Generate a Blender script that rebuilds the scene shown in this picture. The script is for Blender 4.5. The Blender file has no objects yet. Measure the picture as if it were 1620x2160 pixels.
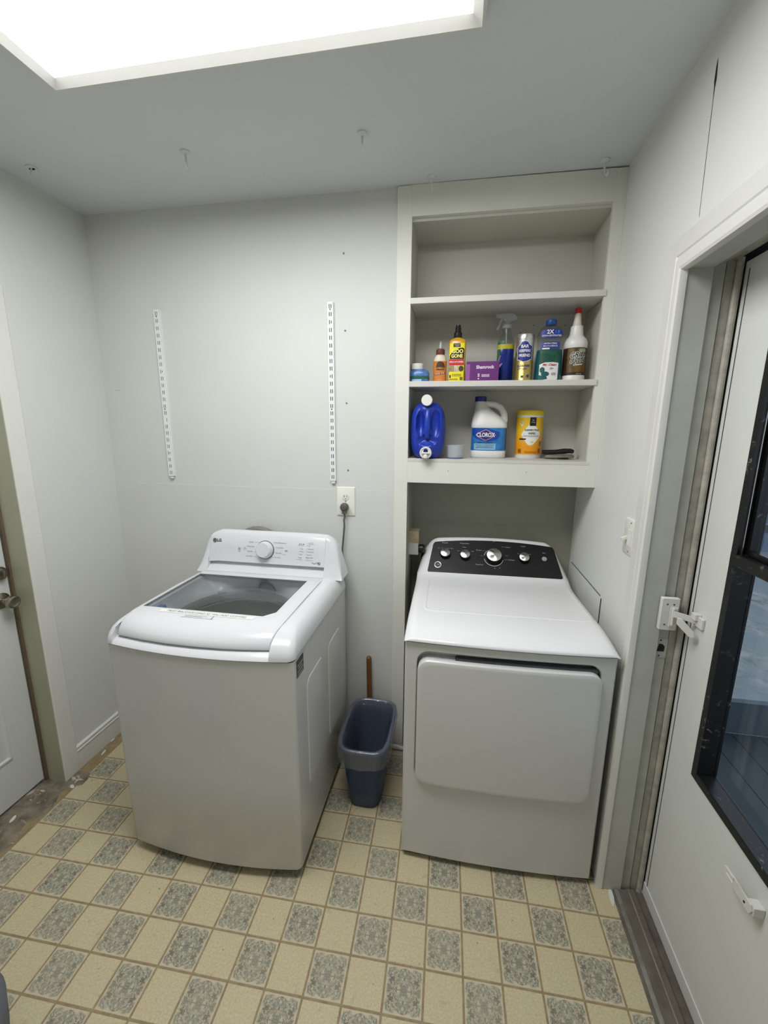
import bpy, bmesh, math, random
from mathutils import Vector, Matrix
random.seed(7)
C = bpy.context.scene.collection
PI = math.pi
R = math.radians

# ------------------------------------------------------------------ camera, world, exposure
IMG_W, IMG_H = 1620, 2160
F_PX = 877.02
cam_d = bpy.data.cameras.new('camera')
cam_d.sensor_fit = 'VERTICAL'
cam_d.sensor_height = 36.0
cam_d.sensor_width = 27.0
cam_d.lens = F_PX / IMG_H * 36.0
cam_d.clip_start = 0.02
cam = bpy.data.objects.new('camera', cam_d)
C.objects.link(cam)
right = Vector((0.98526513, 0.17087004, 0.0074872))
up = Vector((-0.04127143, 0.19503945, 0.97992667))
fwd = Vector((-0.16597981, 0.96579659, -0.19921762))
cam.matrix_world = Matrix(((right.x, up.x, -fwd.x, 0.0632), (right.y, up.y, -fwd.y, -1.8636),
                           (right.z, up.z, -fwd.z, 1.6152), (0, 0, 0, 1)))
bpy.context.scene.camera = cam

world = bpy.data.worlds.new('dusk')
bpy.context.scene.world = world
world.use_nodes = True
wn = world.node_tree.nodes
wl = world.node_tree.links
bg = wn['Background']
bg.inputs[0].default_value = (0.46, 0.51, 0.58, 1)
bg.inputs[1].default_value = 1.8

sc = bpy.context.scene
sc.view_settings.view_transform = 'Standard'
sc.view_settings.look = 'None'
sc.view_settings.gamma = 1.0
sc.view_settings.exposure = 0.0
sc.view_settings.use_curve_mapping = False
sc.cycles.max_bounces = 10
sc.cycles.diffuse_bounces = 4
sc.cycles.transmission_bounces = 8
sc.cycles.transparent_max_bounces = 12
LIGHT_STRENGTH = 15.8

# ------------------------------------------------------------------ materials
def lin(c):
    c = c / 255.0
    return c / 12.92 if c <= 0.04045 else ((c + 0.055) / 1.055) ** 2.4
def rgb(t):
    return (lin(t[0]), lin(t[1]), lin(t[2]), 1)
class NT:
    def __init__(s, name):
        s.m = bpy.data.materials.new(name); s.m.use_nodes = True
        s.t = s.m.node_tree; s.n = s.t.nodes; s.l = s.t.links
        s.b = s.n['Principled BSDF']
        s.out = s.n['Material Output']
    def new(s, typ, **kw):
        nd = s.n.new(typ)
        for k, v in kw.items(): setattr(nd, k, v)
        return nd
    def link(s, a, b): s.l.new(a, b)
    def math(s, op, a, b=None, c=None, clamp=False):
        nd = s.n.new('ShaderNodeMath'); nd.operation = op; nd.use_clamp = clamp
        for i, v in enumerate((a, b, c)):
            if v is None: continue
            if isinstance(v, (int, float)): nd.inputs[i].default_value = v
            else: s.l.new(v, nd.inputs[i])
        return nd.outputs[0]
    def mix(s, fac, a, b):
        nd = s.n.new('ShaderNodeMix'); nd.data_type = 'RGBA'
        for i, v in ((0, fac), (6, a), (7, b)):
            if isinstance(v, (int, float)): nd.inputs[i].default_value = v
            elif isinstance(v, tuple): nd.inputs[i].default_value = v
            else: s.l.new(v, nd.inputs[i])
        return nd.outputs[2]
    def noise(s, scale, detail=3, rough=0.5, dist=0.0, vec=None):
        nd = s.n.new('ShaderNodeTexNoise')
        nd.inputs['Scale'].default_value = scale; nd.inputs['Detail'].default_value = detail
        nd.inputs['Roughness'].default_value = rough; nd.inputs['Distortion'].default_value = dist
        if vec is not None: s.l.new(vec, nd.inputs['Vector'])
        return nd.outputs['Fac']
    def ramp(s, fac, lo, hi):
        nd = s.n.new('ShaderNodeMapRange'); nd.inputs[1].default_value = lo; nd.inputs[2].default_value = hi
        s.l.new(fac, nd.inputs[0]); return nd.outputs[0]
    def obj(s):
        return s.n.new('ShaderNodeTexCoord').outputs['Object']
    def geo(s):
        return s.n.new('ShaderNodeNewGeometry').outputs['Position']
    def bump(s, h, strength, dist=0.002):
        nd = s.n.new('ShaderNodeBump'); nd.inputs['Strength'].default_value = strength
        nd.inputs['Distance'].default_value = dist
        s.l.new(h, nd.inputs['Height']); s.l.new(nd.outputs[0], s.b.inputs['Normal'])
def mat(name, col, rough=0.5, metal=0.0, var=0.0, vscale=8.0, bump=0.0, bscale=200.0, spec=0.5, coat=0.0, alpha=None):
    k = NT(name)
    k.b.inputs['Roughness'].default_value = rough
    k.b.inputs['Metallic'].default_value = metal
    k.b.inputs['Specular IOR Level'].default_value = spec
    k.b.inputs['Coat Weight'].default_value = coat
    c = rgb(col)
    pos = k.geo()
    if var > 0:
        n = k.noise(vscale, 4, 0.6, vec=pos)
        dk = tuple(x * (1 - var) for x in c[:3]) + (1,)
        k.link(k.mix(k.ramp(n, 0.35, 0.65), dk, c), k.b.inputs['Base Color'])
    else:
        k.b.inputs['Base Color'].default_value = c
    if bump > 0:
        k.bump(k.noise(bscale, 2, 0.5, vec=pos), bump, 0.001)
    if alpha is not None: k.b.inputs['Alpha'].default_value = alpha
    return k.m
def emit(name, col, s):
    k = NT(name)
    k.b.inputs['Base Color'].default_value = (0.8, 0.8, 0.8, 1)
    k.b.inputs['Emission Color'].default_value = col
    k.b.inputs['Emission Strength'].default_value = s
    return k.m
def glass(name, col, ior=1.45, rough=0.0, trans=0.75, spec=0.06):
    # thin sheet: transparent with a fresnel gloss
    k = NT(name)
    tr = k.new('ShaderNodeBsdfTransparent'); tr.inputs[0].default_value = col
    gl = k.new('ShaderNodeBsdfGlossy'); gl.inputs['Roughness'].default_value = rough
    lw = k.new('ShaderNodeLayerWeight'); lw.inputs[0].default_value = 0.5
    f0 = ((ior - 1) / (ior + 1)) ** 2
    fac = k.math('ADD', k.math('MULTIPLY', k.math('POWER', lw.outputs['Facing'], 5.0), 1 - f0), f0, clamp=True)
    mx = k.new('ShaderNodeMixShader')
    k.link(fac, mx.inputs[0]); k.link(tr.outputs[0], mx.inputs[1]); k.link(gl.outputs[0], mx.inputs[2])
    k.link(mx.outputs[0], k.out.inputs[0])
    return k.m
M = {}
M['wall'] = mat('wall_paint', (209, 211, 206), 0.62, var=0.035, vscale=2.2, bump=0.12, bscale=180, spec=0.35)
M['wallr'] = mat('wall_paint_right', (219, 220, 214), 0.62, var=0.03, vscale=2.0, bump=0.10, bscale=180, spec=0.35)
M['ceil'] = mat('ceiling_paint', (214, 217, 218), 0.8, var=0.03, vscale=1.5, bump=0.25, bscale=260, spec=0.2)
M['cab'] = mat('cupboard_paint', (220, 220, 211), 0.5, var=0.03, vscale=5, bump=0.05, bscale=120)
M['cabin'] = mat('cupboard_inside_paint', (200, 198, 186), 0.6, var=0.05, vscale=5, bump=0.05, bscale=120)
M['alc'] = mat('alcove_shade_paint', (150, 150, 136), 0.75, var=0.06, vscale=4)  # wall tone darkened: the alcove's deep shade is put into the colour
M['shelf'] = mat('shelf_paint', (208, 206, 199), 0.45, var=0.05, vscale=9, bump=0.05, bscale=120)
M['trimw'] = mat('trim_paint', (216, 216, 210), 0.38, var=0.03, vscale=6)
M['olive'] = mat('olive_jamb_paint', (172, 172, 148), 0.5, var=0.06, vscale=9)
M['brownst'] = mat('brown_weatherstrip', (104, 90, 70), 0.7, var=0.2, vscale=30)
M['jamb'] = mat('grey_jamb_paint', (186, 188, 180), 0.45, var=0.08, vscale=7)
M['jamb2'] = mat('grimy_jamb_paint', (176, 178, 170), 0.45, var=0.16, vscale=14)
M['wstrip'] = mat('grimy_weatherstrip', (178, 174, 162), 0.5, var=0.3, vscale=25)
M['doorw'] = mat('door_white_paint', (217, 219, 213), 0.42, var=0.04, vscale=5)
M['doorl'] = mat('left_door_paint', (208, 211, 208), 0.4, var=0.03, vscale=5)
M['gap'] = mat('dark_gap', (14, 13, 12), 0.9)
M['enamel'] = mat('white_enamel', (228, 228, 229), 0.18, spec=0.5)
M['enamelb'] = mat('white_enamel_body', (204, 204, 201), 0.22, spec=0.4, bump=0.02, bscale=90)
M['plasw'] = mat('white_plastic', (212, 213, 216), 0.22)
M['seam'] = mat('seam_grey', (70, 72, 74), 0.6)
M['ink'] = mat('grey_ink', (70, 72, 76), 0.5)
M['inkl'] = mat('light_grey_ink', (150, 152, 156), 0.5)
M['black'] = mat('black_plastic', (16, 16, 17), 0.35)
M['panelb'] = mat('black_panel', (17, 17, 18), 0.42, spec=0.35)
M['whiteink'] = mat('pale_ink', (176, 178, 182), 0.5)
M['steel'] = mat('brushed_steel', (190, 188, 184), 0.3, metal=1.0)
M['tub'] = mat('grey_tub', (112, 114, 114), 0.42)
M['basket'] = mat('basket_steel', (112, 112, 108), 0.42, metal=0.4)
M['nickel'] = mat('dull_nickel', (150, 144, 132), 0.3, metal=1.0)
M['washglass'] = glass('lid_glass', (0.80, 0.82, 0.825, 1), 1.6)
M['winglass'] = glass('window_glass', (0.93, 0.96, 0.97, 1), 1.4)
M['clear'] = glass('clear_plastic', (0.88, 0.90, 0.90, 1), 1.3, 0.08)
M['frost'] = mat('frosted_plastic', (206, 212, 216), 0.3, alpha=0.45)
M['film'] = None
M['hose'] = mat('grey_hose', (120, 118, 112), 0.5)
M['cord'] = mat('grey_cord', (88, 84, 80), 0.5)
M['wood'] = mat('worn_wood_stick', (124, 78, 40), 0.5, var=0.25, vscale=30)
M['woodt'] = mat('threshold_wood', (108, 100, 88), 0.55, var=0.4, vscale=22, bump=0.3, bscale=60)
M['metalt'] = mat('threshold_metal', (150, 148, 138), 0.4, metal=0.2, var=0.35, vscale=25)
M['binblue'] = mat('bin_blue', (30, 54, 88), 0.42)
M['rail'] = mat('white_rail_paint', (226, 228, 226), 0.4)
M['ivory'] = mat('ivory_plate', (222, 222, 212), 0.35)
M['tan'] = mat('tan_tape', (166, 152, 120), 0.6, var=0.3, vscale=30)
M['winblk'] = None
M['lavender'] = mat('lavender_grey_cloth', (120, 122, 136), 0.9, bump=0.4, bscale=400)

def m_film():
    k = NT('bin_liner_film')
    tr = k.new('ShaderNodeBsdfTransparent'); tr.inputs[0].default_value = (0.93, 0.94, 0.95, 1)
    gl = k.new('ShaderNodeBsdfGlossy'); gl.inputs['Roughness'].default_value = 0.14
    df = k.new('ShaderNodeBsdfDiffuse'); df.inputs[0].default_value = (0.72, 0.73, 0.72, 1)
    m1 = k.new('ShaderNodeMixShader'); m1.inputs[0].default_value = 0.08
    k.link(tr.outputs[0], m1.inputs[1]); k.link(df.outputs[0], m1.inputs[2])
    m2 = k.new('ShaderNodeMixShader')
    lw = k.new('ShaderNodeLayerWeight'); lw.inputs[0].default_value = 0.5
    bp = k.new('ShaderNodeBump'); bp.inputs['Strength'].default_value = 1.0; bp.inputs['Distance'].default_value = 0.01
    k.link(k.noise(26, 3, 0.5, 1.0, vec=k.geo()), bp.inputs['Height'])
    for nd in (gl, lw): k.link(bp.outputs[0], nd.inputs['Normal'])
    k.link(k.math('ADD', k.math('MULTIPLY', k.math('POWER', lw.outputs['Facing'], 4.0), 0.8), 0.06, clamp=True), m2.inputs[0]); k.link(m1.outputs[0], m2.inputs[1]); k.link(gl.outputs[0], m2.inputs[2])
    k.link(m2.outputs[0], k.out.inputs[0])
    return k.m
M['film'] = m_film()
def m_chipped():
    k = NT('black_paint_chipped')
    n = k.noise(55, 5, 0.65, 0.6, vec=k.geo())
    n2 = k.noise(9, 3, 0.6, vec=k.geo())
    f = k.math('MULTIPLY', k.ramp(n, 0.60, 0.66), k.ramp(n2, 0.45, 0.6), clamp=True)
    k.link(k.mix(f, rgb((12, 12, 13)), rgb((120, 118, 108))), k.b.inputs['Base Color'])
    k.b.inputs['Roughness'].default_value = 0.32
    return k.m
M['winblk'] = m_chipped()

def m_tile(pattern):
    k = NT('vinyl_tile_ornament' if pattern else 'vinyl_tile_plain')
    o = k.obj(); g = k.geo()
    n1 = k.noise(11, 4, 0.6, vec=g); n2 = k.noise(160, 3, 0.6, vec=g); n3 = k.noise(3.2, 4, 0.65, vec=g)
    base = k.mix(k.ramp(n2, 0.3, 0.7), rgb((184, 172, 139)), rgb((207, 196, 162)))
    base = k.mix(k.math('MULTIPLY', k.ramp(n1, 0.45, 0.75), 0.35), base, rgb((196, 176, 140)))
    if pattern:
        base = k.mix(0.5, base, rgb((198, 188, 168)))
        sp = k.new('ShaderNodeSeparateXYZ'); k.link(o, sp.inputs[0])
        ax = k.math('ABSOLUTE', sp.outputs[0]); ay = k.math('ABSOLUTE', sp.outputs[1])
        cb = k.new('ShaderNodeCombineXYZ')
        k.link(ax, cb.inputs[0]); k.link(ay, cb.inputs[1]); cb.inputs[2].default_value = 3.71
        # scrollwork: contour lines of a mirrored noise field
        f1 = k.noise(78, 1.5, 0.5, 1.6, vec=cb.outputs[0])
        w = k.math('FRACT', k.math('MULTIPLY', f1, 6.0))
        line = k.ramp(k.math('ABSOLUTE', k.math('SUBTRACT', w, 0.5)), 0.24, 0.14)
        f2 = k.noise(120, 2, 0.5, 0.8, vec=cb.outputs[0])
        leaf = k.ramp(f2, 0.50, 0.56)
        r = k.math('SQRT', k.math('ADD', k.math('MULTIPLY', ax, ax), k.math('MULTIPLY', ay, ay)))
        th = k.math('ARCTAN2', ay, ax)
        pet = k.math('ABSOLUTE', k.math('COSINE', k.math('MULTIPLY', th, 4.0)))
        star = k.math('MULTIPLY', k.ramp(k.math('SUBTRACT', r, k.math('MULTIPLY', pet, 0.010)), 0.006, 0.003), 0.6)
        mk = k.math('MAXIMUM', k.math('MAXIMUM', k.math('MULTIPLY', line, 0.9), k.math('MULTIPLY', leaf, 0.75)), star, clamp=True)
        # open margin round the ornament, scalloped
        mxy = k.math('MAXIMUM', ax, ay)
        sc_ = k.math('MULTIPLY', k.math('COSINE', k.math('MULTIPLY', k.math('ADD', ax, ay), 190.0)), 0.0022)
        edge = k.ramp(k.math('ADD', mxy, sc_), 0.0515, 0.0475)
        mk = k.math('MULTIPLY', mk, edge, clamp=True)
        wear = k.ramp(n3, 0.25, 0.6)
        mk = k.math('MULTIPLY', mk, k.math('ADD', k.math('MULTIPLY', wear, 0.35), 0.62))
        tone = k.mix(k.ramp(k.noise(45, 2, 0.5, vec=cb.outputs[0]), 0.42, 0.58), rgb((50, 56, 52)), rgb((108, 118, 108)))
        base = k.mix(mk, base, tone)
        base = k.mix(k.math('MULTIPLY', edge, 0.14), base, rgb((140, 144, 130)))
    # brown scuffs and specks
    sc1 = k.ramp(k.noise(22, 5, 0.7, 0.5, vec=g), 0.60, 0.72)
    base = k.mix(k.math('MULTIPLY', sc1, 0.45), base, rgb((140, 118, 84)))
    spk = k.ramp(k.noise(75, 2, 0.5, vec=g), 0.735, 0.76)
    base = k.mix(k.math('MULTIPLY', spk, 0.8), base, rgb((70, 60, 48)))
    k.link(base, k.b.inputs['Base Color'])
    k.b.inputs['Roughness'].default_value = 0.42
    k.b.inputs['Specular IOR Level'].default_value = 0.35
    k.bump(n2, 0.12, 0.001)
    return k.m
M['tp'] = m_tile(False); M['to'] = m_tile(True)
def m_grout():
    k = NT('vinyl_grout_line'); g = k.geo()
    k.link(k.mix(k.ramp(k.noise(40, 4, 0.6, vec=g), 0.3, 0.7), rgb((132, 114, 82)), rgb((160, 142, 108))), k.b.inputs['Base Color'])
    k.b.inputs['Roughness'].default_value = 0.6
    return k.m
M['grout'] = m_grout()
def m_dirty():
    k = NT('dirty_subfloor'); g = k.geo()
    a = k.mix(k.ramp(k.noise(14, 5, 0.65, vec=g), 0.35, 0.65), rgb((92, 84, 70)), rgb((142, 132, 112)))
    a = k.mix(k.ramp(k.noise(20, 4, 0.6, 1.0, vec=g), 0.60, 0.68), a, rgb((196, 188, 176)))
    k.link(a, k.b.inputs['Base Color']); k.b.inputs['Roughness'].default_value = 0.7
    k.bump(k.noise(60, 4, 0.6, vec=g), 0.4, 0.002)
    return k.m
M['dirty'] = m_dirty()
def m_ground():
    k = NT('grass_and_leaves'); g = k.geo()
    a = k.mix(k.ramp(k.noise(5.5, 6, 0.7, 0.6, vec=g), 0.38, 0.64), rgb((92, 112, 104)), rgb((172, 168, 170)))
    a = k.mix(k.ramp(k.noise(1.3, 3, 0.6, vec=g), 0.4, 0.62), a, rgb((128, 136, 142)))
    k.link(a, k.b.inputs['Base Color']); k.b.inputs['Roughness'].default_value = 0.9
    return k.m
M['ground'] = m_ground()
M['deck'] = mat('deck_paint', (46, 58, 66), 0.6, var=0.2, vscale=3)
M['deckr'] = mat('deck_rail_paint', (70, 82, 94), 0.6, var=0.1, vscale=6)
M['fence'] = mat('weathered_fence', (120, 132, 160), 0.8, var=0.25, vscale=6)

# ------------------------------------------------------------------ mesh helpers
class MB:
    def __init__(s): s.v = []; s.f = []
    def add(s, vs, fs, mx=None):
        o = len(s.v)
        for p in vs:
            p = Vector(p)
            s.v.append(tuple(mx @ p) if mx is not None else tuple(p))
        for f in fs: s.f.append(tuple(i + o for i in f))
        return s
    def box(s, x0, x1, y0, y1, z0, z1, mx=None):
        vs = [(x, y, z) for z in (z0, z1) for y in (y0, y1) for x in (x0, x1)]
        fs = [(0, 2, 3, 1), (4, 5, 7, 6), (0, 1, 5, 4), (2, 6, 7, 3), (0, 4, 6, 2), (1, 3, 7, 5)]
        return s.add(vs, fs, mx)
    def loft(s, rings, cap0=True, cap1=True, mx=None):
        n = len(rings[0]); vs = []; fs = []
        for r in rings: vs += list(r)
        for i in range(len(rings) - 1):
            for j in range(n):
                k = (j + 1) % n
                fs.append((i * n + j, i * n + k, (i + 1) * n + k, (i + 1) * n + j))
        if cap0: fs.append(tuple(reversed(range(n))))
        if cap1: fs.append(tuple((len(rings) - 1) * n + j for j in range(n)))
        return s.add(vs, fs, mx)
    def grid(s, rows, mx=None, skip=None):
        n = len(rows[0]); vs = []; fs = []
        for r in rows: vs += list(r)
        for i in range(len(rows) - 1):
            for j in range(n - 1):
                if skip and skip(i, j): continue
                fs.append((i * n + j, i * n + j + 1, (i + 1) * n + j + 1, (i + 1) * n + j))
        return s.add(vs, fs, mx)
    def lathe(s, prof, seg=32, mx=None, cap0=True, cap1=True):
        rings = [[(r * math.cos(2 * PI * j / seg), r * math.sin(2 * PI * j / seg), z) for j in range(seg)] for r, z in prof]
        return s.loft(rings, cap0, cap1, mx)
    def tube(s, pts, r, seg=12, mx=None, caps=True):
        P = [Vector(p) for p in pts]; rings = []
        prev = None
        for i, p in enumerate(P):
            t = (P[min(i + 1, len(P) - 1)] - P[max(i - 1, 0)]).normalized()
            if prev is None:
                a = Vector((0, 0, 1)) if abs(t.z) < 0.9 else Vector((1, 0, 0))
                u = t.cross(a).normalized()
            else:
                u = (prev - t * prev.dot(t)).normalized()
            prev = u; w = t.cross(u)
            rr = r[i] if isinstance(r, (list, tuple)) else r
            rings.append([p + (u * math.cos(2 * PI * j / seg) + w * math.sin(2 * PI * j / seg)) * rr for j in range(seg)])
        return s.loft(rings, caps, caps, mx)
    def prism(s, poly, h0, h1, mx=None):
        a = [(x, y, h0) for x, y in poly]; b = [(x, y, h1) for x, y in poly]
        return s.loft([a, b], True, True, mx)
    def text(s, string, size, mx=None, fn=None, align='CENTER', bold=0.0, shear=0.0, xs=1.0, depth=0.0003):
        cu = bpy.data.curves.new('t', 'FONT'); cu.body = string; cu.size = size; cu.align_x = align; cu.align_y = 'CENTER'
        cu.offset = bold * size; cu.shear = shear; cu.resolution_u = 3 if size > 0.012 else 1
        ob = bpy.data.objects.new('t', cu)
        me = bpy.data.meshes.new_from_object(ob)
        vs = [(v.co.x * xs, v.co.y, depth) for v in me.vertices]
        fs = [tuple(p.vertices) for p in me.polygons]
        if fn: vs = [fn(x, y) for x, y, z in vs]
        s.add(vs, fs, mx)
        bpy.data.objects.remove(ob); bpy.data.curves.remove(cu); bpy.data.meshes.remove(me)
        return s
    def build(s, name, m, parent=None, loc=None, smooth=35, bevel=0.0, seg=2, flip=True):
        me = bpy.data.meshes.new(name)
        if bevel > 0 or flip:
            me.from_pydata(s.v, [], s.f)
            bm = bmesh.new(); bm.from_mesh(me)
            bmesh.ops.remove_doubles(bm, verts=bm.verts, dist=1e-6)
            if flip: bmesh.ops.recalc_face_normals(bm, faces=bm.faces)
            if bevel > 0:
                es = [e for e in bm.edges if len(e.link_faces) == 2 and e.calc_face_angle(0) > R(30)]
                bmesh.ops.bevel(bm, geom=es, offset=bevel, segments=seg, profile=0.5, affect='EDGES', clamp_overlap=True)
            bm.to_mesh(me); bm.free()
        else:
            me.from_pydata(s.v, [], s.f)
        if smooth:
            me.shade_smooth(); me.set_sharp_from_angle(angle=R(smooth))
        me.materials.append(m)
        o = bpy.data.objects.new(name, me); C.objects.link(o)
        if parent: o.parent = parent
        if name in ('lettering', 'emblem', 'emblem_face', 'label_print'): o['kind'] = 'stuff'
        if loc: o.location = loc
        return o
def thing(name, label, cat, loc=(0, 0, 0), rz=0, group=None):
    o = bpy.data.objects.new(name, None); C.objects.link(o)
    o.empty_display_size = 0.05; o.location = loc; o.rotation_euler = (0, 0, rz)
    o['label'] = label; o['category'] = cat
    if group: o['group'] = group
    return o
def tag(o, label, cat, group=None):
    o['label'] = label; o['category'] = cat
    if group: o['group'] = group
    return o
def struct(o): o['kind'] = 'structure'; return o
def dup(root, loc, label, rz=None):
    r = root.copy(); C.objects.link(r); r.location = loc; r['label'] = label
    if rz is not None: r.rotation_euler = (0, 0, rz)
    for ch in list(root.children):
        c = ch.copy(); C.objects.link(c); c.parent = r
        for g in ch.children:
            d = g.copy(); C.objects.link(d); d.parent = c
    return r
def sup(a, b, n, z, cx=0, cy=0, N=40):
    out = []
    for j in range(N):
        t = 2 * PI * j / N; c, s_ = math.cos(t), math.sin(t)
        out.append((cx + a * math.copysign(abs(c) ** (2 / n), c), cy + b * math.copysign(abs(s_) ** (2 / n), s_), z))
    return out
def rrect(w, h, r, k=6):
    out = []
    for cx, cy, a0 in ((w - r, h - r, 0), (-w + r, h - r, 90), (-w + r, -h + r, 180), (w - r, -h + r, 270)):
        for i in range(k + 1):
            a = R(a0 + 90 * i / k); out.append((cx + r * math.cos(a), cy + r * math.sin(a)))
    return out
def frame_mx(o, x, y, z):
    x, y, z = Vector(x).normalized(), Vector(y).normalized(), Vector(z).normalized()
    return Matrix(((x.x, y.x, z.x, o[0]), (x.y, y.y, z.y, o[1]), (x.z, y.z, z.z, o[2]), (0, 0, 0, 1)))
FRONT = lambda x, y, z: frame_mx((x, y, z), (1, 0, 0), (0, 0, 1), (0, -1, 0))     # local z faces the room (-y)
class Front:
    """Arc-length map of the front of a superellipse cross-section (front is -y)."""
    def __init__(s, a, b, n, cx=0.0, cy=0.0):
        s.tab = []
        L = 0; prev = None; K = 160
        half = []
        for i in range(K + 1):
            t = -PI / 2 + (PI / 2) * i / K * 1.0
            c, q = math.cos(t), math.sin(t)
            p = (a * abs(c) ** (2 / n), b * math.copysign(abs(q) ** (2 / n), q))
            if prev: L += math.hypot(p[0] - prev[0], p[1] - prev[1])
            half.append((L, p)); prev = p
        s.h = half; s.cx = cx; s.cy = cy
    def __call__(s, u, v, off=0.0008):
        sg = 1 if u >= 0 else -1; u = abs(u); h = s.h
        lo, hi = 0, len(h) - 1
        while hi - lo > 1:
            m = (lo + hi) // 2
            if h[m][0] <= u: lo = m
            else: hi = m
        (l0, p0), (l1, p1) = h[lo], h[hi]
        t = min(1.0, (u - l0) / max(l1 - l0, 1e-9))
        x = p0[0] + (p1[0] - p0[0]) * t; y = p0[1] + (p1[1] - p0[1]) * t
        tx, ty = p1[0] - p0[0], p1[1] - p0[1]; q = math.hypot(tx, ty) or 1
        nx, ny = ty / q, -tx / q
        return (s.cx + sg * (x + nx * off), s.cy + y + ny * off, v)
def patch(mb, fm, poly, off=0.0008, n=22):
    """A convex print patch (u, v outline) wrapped on a bottle front."""
    us = [p[0] for p in poly]; u0, u1 = min(us), max(us); rows = []
    def span(u):
        vs = []
        for i in range(len(poly)):
            (a, b), (c, d) = poly[i], poly[(i + 1) % len(poly)]
            if abs(a - c) < 1e-9:
                if abs(u - a) < 1e-7: vs += [b, d]
            elif min(a, c) - 1e-9 <= u <= max(a, c) + 1e-9:
                vs.append(b + (d - b) * (u - a) / (c - a))
        return min(vs), max(vs)
    for i in range(n + 1):
        u = u0 + (u1 - u0) * i / n
        lo, hi = span(u)
        rows.append([fm(u, lo, off), fm(u, (lo + hi) / 2, off), fm(u, hi, off)])
    mb.grid(rows)
    return mb
def rect(u0, u1, v0, v1): return [(u0, v0), (u1, v0), (u1, v1), (u0, v1)]
def oval(cu, cv, a, b, k=28): return [(cu + a * math.cos(2 * PI * i / k), cv + b * math.sin(2 * PI * i / k)) for i in range(k)]

XL, XR, H = -1.662, 0.640, 2.555
YF = -2.75
# ------------------------------------------------------------------ setting: floor and its tiles
floor = struct(MB().box(-1.85, 0.70, YF, 0.36, -0.06, -0.0014).build('floor', M['grout'], smooth=0))
GA, GW, GL, GX, GY = 0.0224, 0.1151, 0.1173, 0.1418, -0.655
def tile_mesh(x0, x1, y0, y1, m):
    b = MB(); e = 0.0008
    b.loft([[(x0, y0, -0.0014), (x1, y0, -0.0014), (x1, y1, -0.0014), (x0, y1, -0.0014)],
            [(x0 + e, y0 + e, 0), (x1 - e, y0 + e, 0), (x1 - e, y1 - e, 0), (x0 + e, y1 - e, 0)]], False, True)
    me = bpy.data.meshes.new('floor_tile'); me.from_pydata(b.v, [], b.f); me.materials.append(m)
    return me
g = 0.0028
tm = {}
for k_, m_ in ((0, M['to']), (1, M['tp'])):
    tm[k_] = tile_mesh(-GW / 2 + g, GW / 2 - g, -GL / 2 + g, GL / 2 - g, m_)
    tm[k_ + 2] = tile_mesh(-GW / 2 + 0.045, GW / 2 - g, -GL / 2 + g, GL / 2 - g, m_)
ca, sa = math.cos(GA), math.sin(GA)
rest = MB()
for r_ in range(-8, 18):
    for c_ in range(-16, 5):
        u = (c_ + 0.5) * GW; v = -(r_ + 0.5) * GL
        x = GX + ca * u - sa * v; y = GY + sa * u + ca * v
        if y > 0.25 or y < YF + 0.02: continue
        if y > -0.02 and x < -0.19: continue
        if -1.06 < x < -0.47 and -0.66 < y < -0.10: continue      # wholly under the washer
        if -0.03 < x < 0.56 and -0.48 < y < 0.15: continue        # wholly under the dryer
        if x < -1.64: continue
        if c_ == -16 and y < -0.44 and y > -1.36: continue
        if r_ > 5:
            rest.add(*[[(x - GW / 2 + g, y - GL / 2 + g, 0), (x + GW / 2 - g, y - GL / 2 + g, 0), (x + GW / 2 - g, y + GL / 2 - g, 0), (x - GW / 2 + g, y + GL / 2 - g, 0)], [(0, 1, 2, 3)]])
            continue
        o = bpy.data.objects.new('floor_tile', tm[(c_ + r_) % 2 + (2 if c_ == -16 else 0)])
        C.objects.link(o); o.parent = floor; o.location = (x, y, 0); o.rotation_euler = (0, 0, GA)
ro = rest.build('floor_tile', M['tp'], floor, smooth=0); ro['kind'] = 'stuff'
# torn vinyl edge and bare subfloor by the left door
d = MB()
pts = []
for i in range(30):
    y = -0.44 - 0.92 * i / 29
    pts.append((-1.602 + 0.022 * math.sin(i * 1.3) + random.uniform(-0.012, 0.012) + (0.03 if i < 3 else 0), y))
d.grid([[(-1.80, y, 0.0004) for x, y in pts], [(x - 0.01, y, 0.0006) for x, y in pts], [(x, y, -0.0012) for x, y in pts]])
d.build('bare_subfloor', M['dirty'], floor)
def chip(name, x, y, w, l, rz, z=0.0006, m=None):
    b = MB(); n = 9
    P = [(w * math.cos(2 * PI * i / n) * random.uniform(0.7, 1.1), l * math.sin(2 * PI * i / n) * random.uniform(0.7, 1.1)) for i in range(n)]
    b.prism(P, 0, 0.0012)
    o = b.build(name, m or M['trimw'], floor, loc=(x, y, z), smooth=0); o.rotation_euler = (0, 0, rz); return o
for x, y, w, l, rz in ((-1.70, -0.70, 0.008, 0.020, 0.3), (-1.71, -0.775, 0.009, 0.02, 0.2), (-1.655, -0.235, 0.012, 0.02, 0.4), (-1.625, -0.32, 0.006, 0.02, 0.2), (-1.60, -0.52, 0.008, 0.016, 1.0)):
    chip('paint_drip', x, y, w, l, rz)
chip('paint_drip', 0.665, -0.575, 0.010, 0.035, -0.15)

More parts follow.
